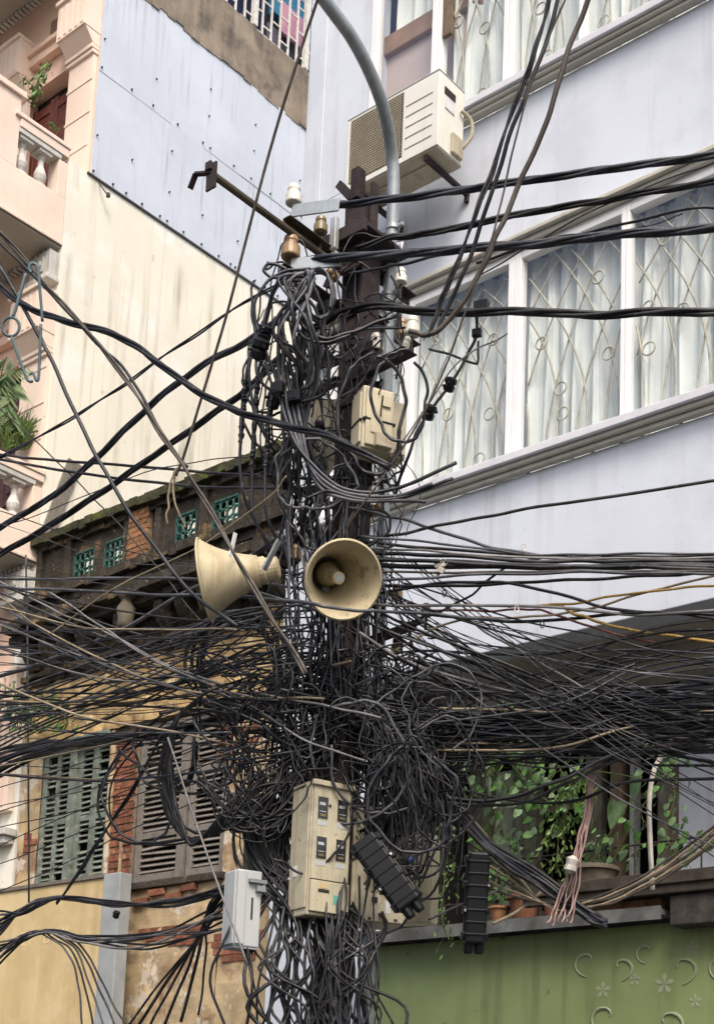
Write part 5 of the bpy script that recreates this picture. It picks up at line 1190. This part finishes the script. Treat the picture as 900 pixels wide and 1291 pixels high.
def g_loop():
    cx, cy_ = rc.uniform(330,560), rc.uniform(880,1040); rx, ry = rc.uniform(22,70), rc.uniform(35,85); a0 = rc.uniform(0,6.28); D = rc.uniform(7.75,8.35)
    n = rc.randrange(7,16); st = rc.choice([-1,1])*.55; tl = rc.uniform(-.5,.5)
    return [(cx+rx*math.cos(a0+k*st)+tl*ry*math.sin(a0+k*st)+k*rc.uniform(-1,1), cy_+ry*math.sin(a0+k*st)+rc.uniform(-5,5), D+.02*k) for k in range(n)], rc.uniform(2,4.2)
def g_drop():
    x0 = rc.uniform(345,500); y0 = rc.uniform(600,880); x1 = x0+rc.uniform(-40,40); y1 = y0+rc.uniform(160,380)
    x0 = min(max(x0,360),480)
    return [(x0,y0,8.3+rc.uniform(-.2,.15)),(x0+rc.uniform(-16,16),(y0*.66+y1*.34),8.2+rc.uniform(-.2,.1)),(x1+rc.uniform(-16,16),(y0*.33+y1*.67),8.15),(min(max(x1,345),520),min(y1,1010),8.15)], rc.uniform(2,4.6)
def g_hang():      # bunch hanging right of the pole
    x0 = rc.uniform(470,560); d = rc.uniform(-18,60); y1 = rc.uniform(1030,1130)
    return [(x0-30,915+rc.uniform(-25,25),8.1),(x0,935+rc.uniform(-20,20),8.0),(x0+d*.6,985,7.95),(x0+d*.9,(985+y1)/2,7.95),(x0+d*.8-rc.uniform(0,25),y1,8.0),(x0-rc.uniform(20,60),y1+rc.uniform(-30,22),8.1)], rc.uniform(2.2,4)
def g_low():       # cables below and beside the cabinets
    x0 = rc.uniform(300,372); x1 = rc.choice([rc.uniform(290,430), rc.uniform(370,470)])
    return [(x0,rc.uniform(950,1040),8.2),(x0+rc.uniform(-10,22),1085,8.12),(x1,1170,7.9+rc.uniform(-.1,.1)),(x1+rc.uniform(-30,30),1240,7.78),(x1+rc.uniform(-40,60),1330,7.75)], rc.uniform(2.5,5)
def g_knot():      # dense knot behind the cabinets' top
    c0 = (rc.uniform(300,560), rc.uniform(850,1010)); 
    return [(c0[0]+rc.uniform(-75,75), c0[1]+rc.uniform(-50,55), 8.2+rc.uniform(-.35,.2)) for k in range(rc.randrange(3,6))], rc.uniform(2,4.5)
def g_left_knot():
    return [(rc.uniform(250,330),rc.uniform(960,1010),8.0),(rc.uniform(280,330),rc.uniform(1000,1050),8.0),(rc.uniform(310,360),rc.uniform(980,1050),8.0),(rc.uniform(330,420),rc.uniform(900,990),8.1)], rc.uniform(2.5,4.5)
def g_fan_low():   # dark band high over the veranda windows
    y1 = rc.uniform(885,955); x0 = rc.uniform(470,540); y0 = rc.uniform(880,965)
    return [(x0,y0,8.1+rc.uniform(-.2,.2)),(600,(y0+y1)/2+rc.uniform(0,14),8.0),(740,y1+rc.uniform(-8,10),7.8),(920,y1+rc.uniform(-16,10),7.5+rc.uniform(-.3,.3))], rc.uniform(1.6,3.6)
def g_diag():      # steep thin diagonals either side
    if rc.random() < .6:
        a = (rc.uniform(470,520), rc.uniform(690,800)); b_ = (920, a[1]+rc.uniform(60,330)); k = -1
    else:
        a = (rc.uniform(340,440), rc.uniform(700,900)); b_ = (-12, a[1]+rc.uniform(-140,170)); k = 1
    return [(*a, 8.15), ((a[0]*2+b_[0])/3, (a[1]*2+b_[1])/3+rc.uniform(5,22), 8.2+.3*k), ((a[0]+2*b_[0])/3, (a[1]+2*b_[1])/3+rc.uniform(5,22), 8.1+.8*k), (*b_, 8.1+1.2*k*(1 if k > 0 else .6))], rc.uniform(1.2,2.6)
def g_top():       # untidy loops round the upper pole
    cx, cy_ = rc.uniform(350,485), rc.uniform(350,660); n = rc.randrange(4,8); a0 = rc.uniform(0,6.28); st = rc.choice([-1,1])*rc.uniform(.5,.9); rx, ry = rc.uniform(12,42), rc.uniform(25,75); D = rc.uniform(8.1,8.5)
    return [(min(max(cx+rx*math.cos(a0+k*st)+rc.uniform(-5,5),325),505), cy_+ry*math.sin(a0+k*st)+rc.uniform(-6,6), D+rc.uniform(-.03,.03)) for k in range(n)], rc.uniform(2,4)
def g_bot():
    x = rc.uniform(345,470); 
    return [(x,1120+rc.uniform(-20,20),8.15),(x+rc.uniform(-30,30),1172,7.85),(x+rc.uniform(-40,40),1220,7.72),(x+rc.uniform(-50,50),1270,7.7),(x+rc.uniform(-60,60),1330,7.65)], rc.uniform(3.5,6.5)
def g_cover():     # cables strapped over the pole, bottom and behind the speakers
    x = rc.uniform(405,470); y = rc.choice([rc.uniform(560,700), rc.uniform(1040,1150)])
    return [(x,y,8.3 if y < 800 else 8.1),(x+rc.uniform(-14,14)-4,y+90,8.22 if y < 800 else 7.8),(x+rc.uniform(-18,18)-8,y+190,8.1 if y < 800 else 7.7),(x+rc.uniform(-25,25)-14,y+300,8.0 if y < 800 else 7.65)], rc.uniform(3,5)
BL = [(352,400,38,66,'c_blue','wide slack loop hanging out left under the hanger plate'), (336,470,30,54,'c_black','black loop bulging over the cream wall beside the clamps'), (395,600,52,44,'c_grey','broad grey loop sagging over the beige boxes foot'), (505,500,34,58,'c_blue','bluish loop bulging right before the window frame'), (425,660,60,36,'c_black','flat loop just above the round loudspeaker'),
      (262,985,52,70,'c_black','large irregular loop over the right leaf of the grey shutters'), (178,1000,46,62,'c_blue','round loop crossing the brick column and green shutters'), (300,930,60,80,'c_black','tall drooping loop left of the pole at shutter height'),
      (330,985,40,66,'c_blue','drooping loop over the ochre wall left of the tall cabinet'), (236,945,70,52,'c_black','wide flat loop across the top of both grey shutter leaves'), (450,960,62,80,'c_grey','large grey loop hanging over the top of the tall cabinet'),
      (520,1010,52,70,'c_blue','large loop hanging right of the slanted splice box top'), (560,985,48,80,'c_black','deep loop hanging before the leafy veil'), (372,430,36,88,'c_grey','long grey loop on the left of the upper pole'),
      (345,520,34,60,'c_blue','slack loop beside the taped joints'), (470,520,42,74,'c_black','slack loop passing right of the taped meter box'), (470,1130,60,50,'c_black','loop sagging under the second cabinet')]
for x_, y_, rx_, ry_, m_, lb_ in BL:
    a0 = rc.uniform(-.8,.8)-math.pi/2; D_ = dep(x_)-.38
    T(lb_, [(x_+rx_*math.cos(a0+k*.5)*(1+.12*math.sin(k*1.7))+rc.uniform(-3,3), y_+ry_*math.sin(a0+k*.5)+rc.uniform(-4,4), D_+.012*k) for k in range(13)], rc.uniform(3,4.5), m_, name='cable_loop', w=.015)
GEN = [(g_fan_right, 40, 'black cable in the wide fan running right from the pole over the veranda', 'cables fanning right over the veranda'),
       (g_fan_left, 30, 'cable in the wide fan running left from the pole over the ochre house', 'cables fanning left over the ochre house'),
       (g_loop, 24, 'black cable loop hanging in the tangle above the cabinets', 'loops in the tangle above the cabinets'),
       (g_drop, 26, 'dark cable running down the pole behind the loudspeakers', 'cables running down the pole'),
       (g_hang, 18, 'black cable of the bunch hanging right of the cabinets', 'bunch hanging right of the cabinets'),
       (g_low, 16, 'black cable dropping behind and below the cabinets', 'cables below the cabinets')]
CN = {'c_black': 'black', 'c_blue': 'bluish black', 'c_grey': 'dark grey', 'c_lgrey': 'light grey', 'c_tan': 'tan'}
for f_, n_, lb, gp in GEN:
    fan = f_ in (g_fan_right, g_fan_left)
    for i in range(n_):
        pts, ww = f_(); mm = rnd_mm(.14 if f_ is g_fan_left else .05) if fan else rc.choice(['c_black','c_black','c_blue','c_grey'])
        ye = pts[-1][1]; pos = 'high' if ye < 830 else ('middle' if ye < 920 else 'low')
        lbl = ('%s %s cable, %s in the fan running %s' % ('thick' if ww > 3.2 else 'thin', CN[mm], pos, 'right from the pole over the veranda' if f_ is g_fan_right else 'left over the ochre house')) if fan else lb.replace('black', CN[mm]).replace('dark', CN[mm])
        T(lbl, pts, ww, mm, group=gp, w=.012 if fan else .02, seg=7, n=5)
def mass(label, mm, items, name='cable_tangle', w_=.016):
    mb = MB()
    for f_, n_ in items:
        for i in range(n_):
            pts, ww = f_(); fan = f_ in (g_fan_right, g_fan_left)
            mb.tube(wob(path3(pts, 0, 6), .010 if fan else .025, rc.random()*90), ww*PXM/2*rc.uniform(.55,.95), 5)
    tag(mb.build(name, M[mm], None, smooth=True, org=P(450,900,8.2), recalc=False), label, 'cables', kind='stuff')
mass('dense mass of black cables knotted round the pole and fanning both ways', 'c_black', [(g_fan_right, 8), (g_fan_low, 30), (g_fan_left, 4), (g_diag, 26), (g_loop, 40), (g_top, 34), (g_drop, 34), (g_hang, 26), (g_low, 26), (g_knot, 80), (g_left_knot, 30), (g_cover, 18), (g_bot, 8)])
mass('thick black cables dropping under the cabinets to the street', 'c_black', [(g_bot, 14)])
mass('bluish black cables mixed through the knot and the fans', 'c_blue', [(g_fan_right, 8), (g_fan_low, 8), (g_top, 26), (g_fan_left, 4), (g_loop, 14), (g_drop, 18), (g_knot, 20), (g_hang, 10), (g_cover, 20)])
mass('thin grey cables mixed through the knot and the fans', 'c_grey', [(g_fan_right, 6), (g_diag, 10), (g_top, 10), (g_fan_left, 5), (g_loop, 6), (g_drop, 14), (g_knot, 8)])
def g_fine():
    a = (rc.uniform(330,500), rc.uniform(690,880)); b_ = (a[0]+rc.uniform(-60,110), a[1]+rc.uniform(30,180))
    m_ = ((a[0]+b_[0])/2+rc.uniform(-30,30), (a[1]+b_[1])/2+rc.uniform(-20,30))
    return [(*a, 8.2+rc.uniform(-.1,.3)), (*m_, 8.2), (*b_, 8.15+rc.uniform(-.1,.3))], rc.uniform(1,1.8)
def g_fine_top():
    a = (rc.uniform(350,490), rc.uniform(400,600)); b_ = (a[0]+rc.uniform(-40,30), a[1]+rc.uniform(20,130))
    m_ = ((a[0]+b_[0])/2+rc.uniform(-25,25), (a[1]+b_[1])/2+rc.uniform(-10,20))
    return [(*a, 8.25+rc.uniform(-.3,.2)), (*m_, 8.2), (*b_, 8.2+rc.uniform(-.2,.2))], rc.uniform(1.5,3.4)
mass('fine crossing wires round the loudspeakers and the upper pole', 'c_black', [(g_fine, 60), (g_fine_top, 70)], 'fine_wire_tangle')

# white plastic ties and tags on the cable fans
for i, (x, y) in enumerate(((651,768),(683,787),(660,690),(560,748),(350,905),(140,935),(230,925),(505,735))):
    c = P(x, y, dep(x)-.25); mb = MB().tube([c+Vector((.006*math.cos(a*.9), .010*math.cos(a*.9), .022*math.sin(a*.9))) for a in range(7)], .0035, 4, closed=True)
    mb.build('cable_tie', M['c_white'] if i % 2 == 0 else M['c_blue'], None, org=c)
    tag(bpy.data.objects[[o.name for o in COL.objects if o.name.startswith('cable_tie')][-1]], 'small plastic tie round cables, %s' % ('left one of two under the straight bundle','right one of two under the straight bundle','on the straight bundle over the lilac wall','just right of the round loudspeaker, lower','left of the pole above the tall cabinet','on the thick left bundle over the green shutters','on the thick left bundle over the grey shutters','just right of the round loudspeaker, upper')[i], 'cable tie')
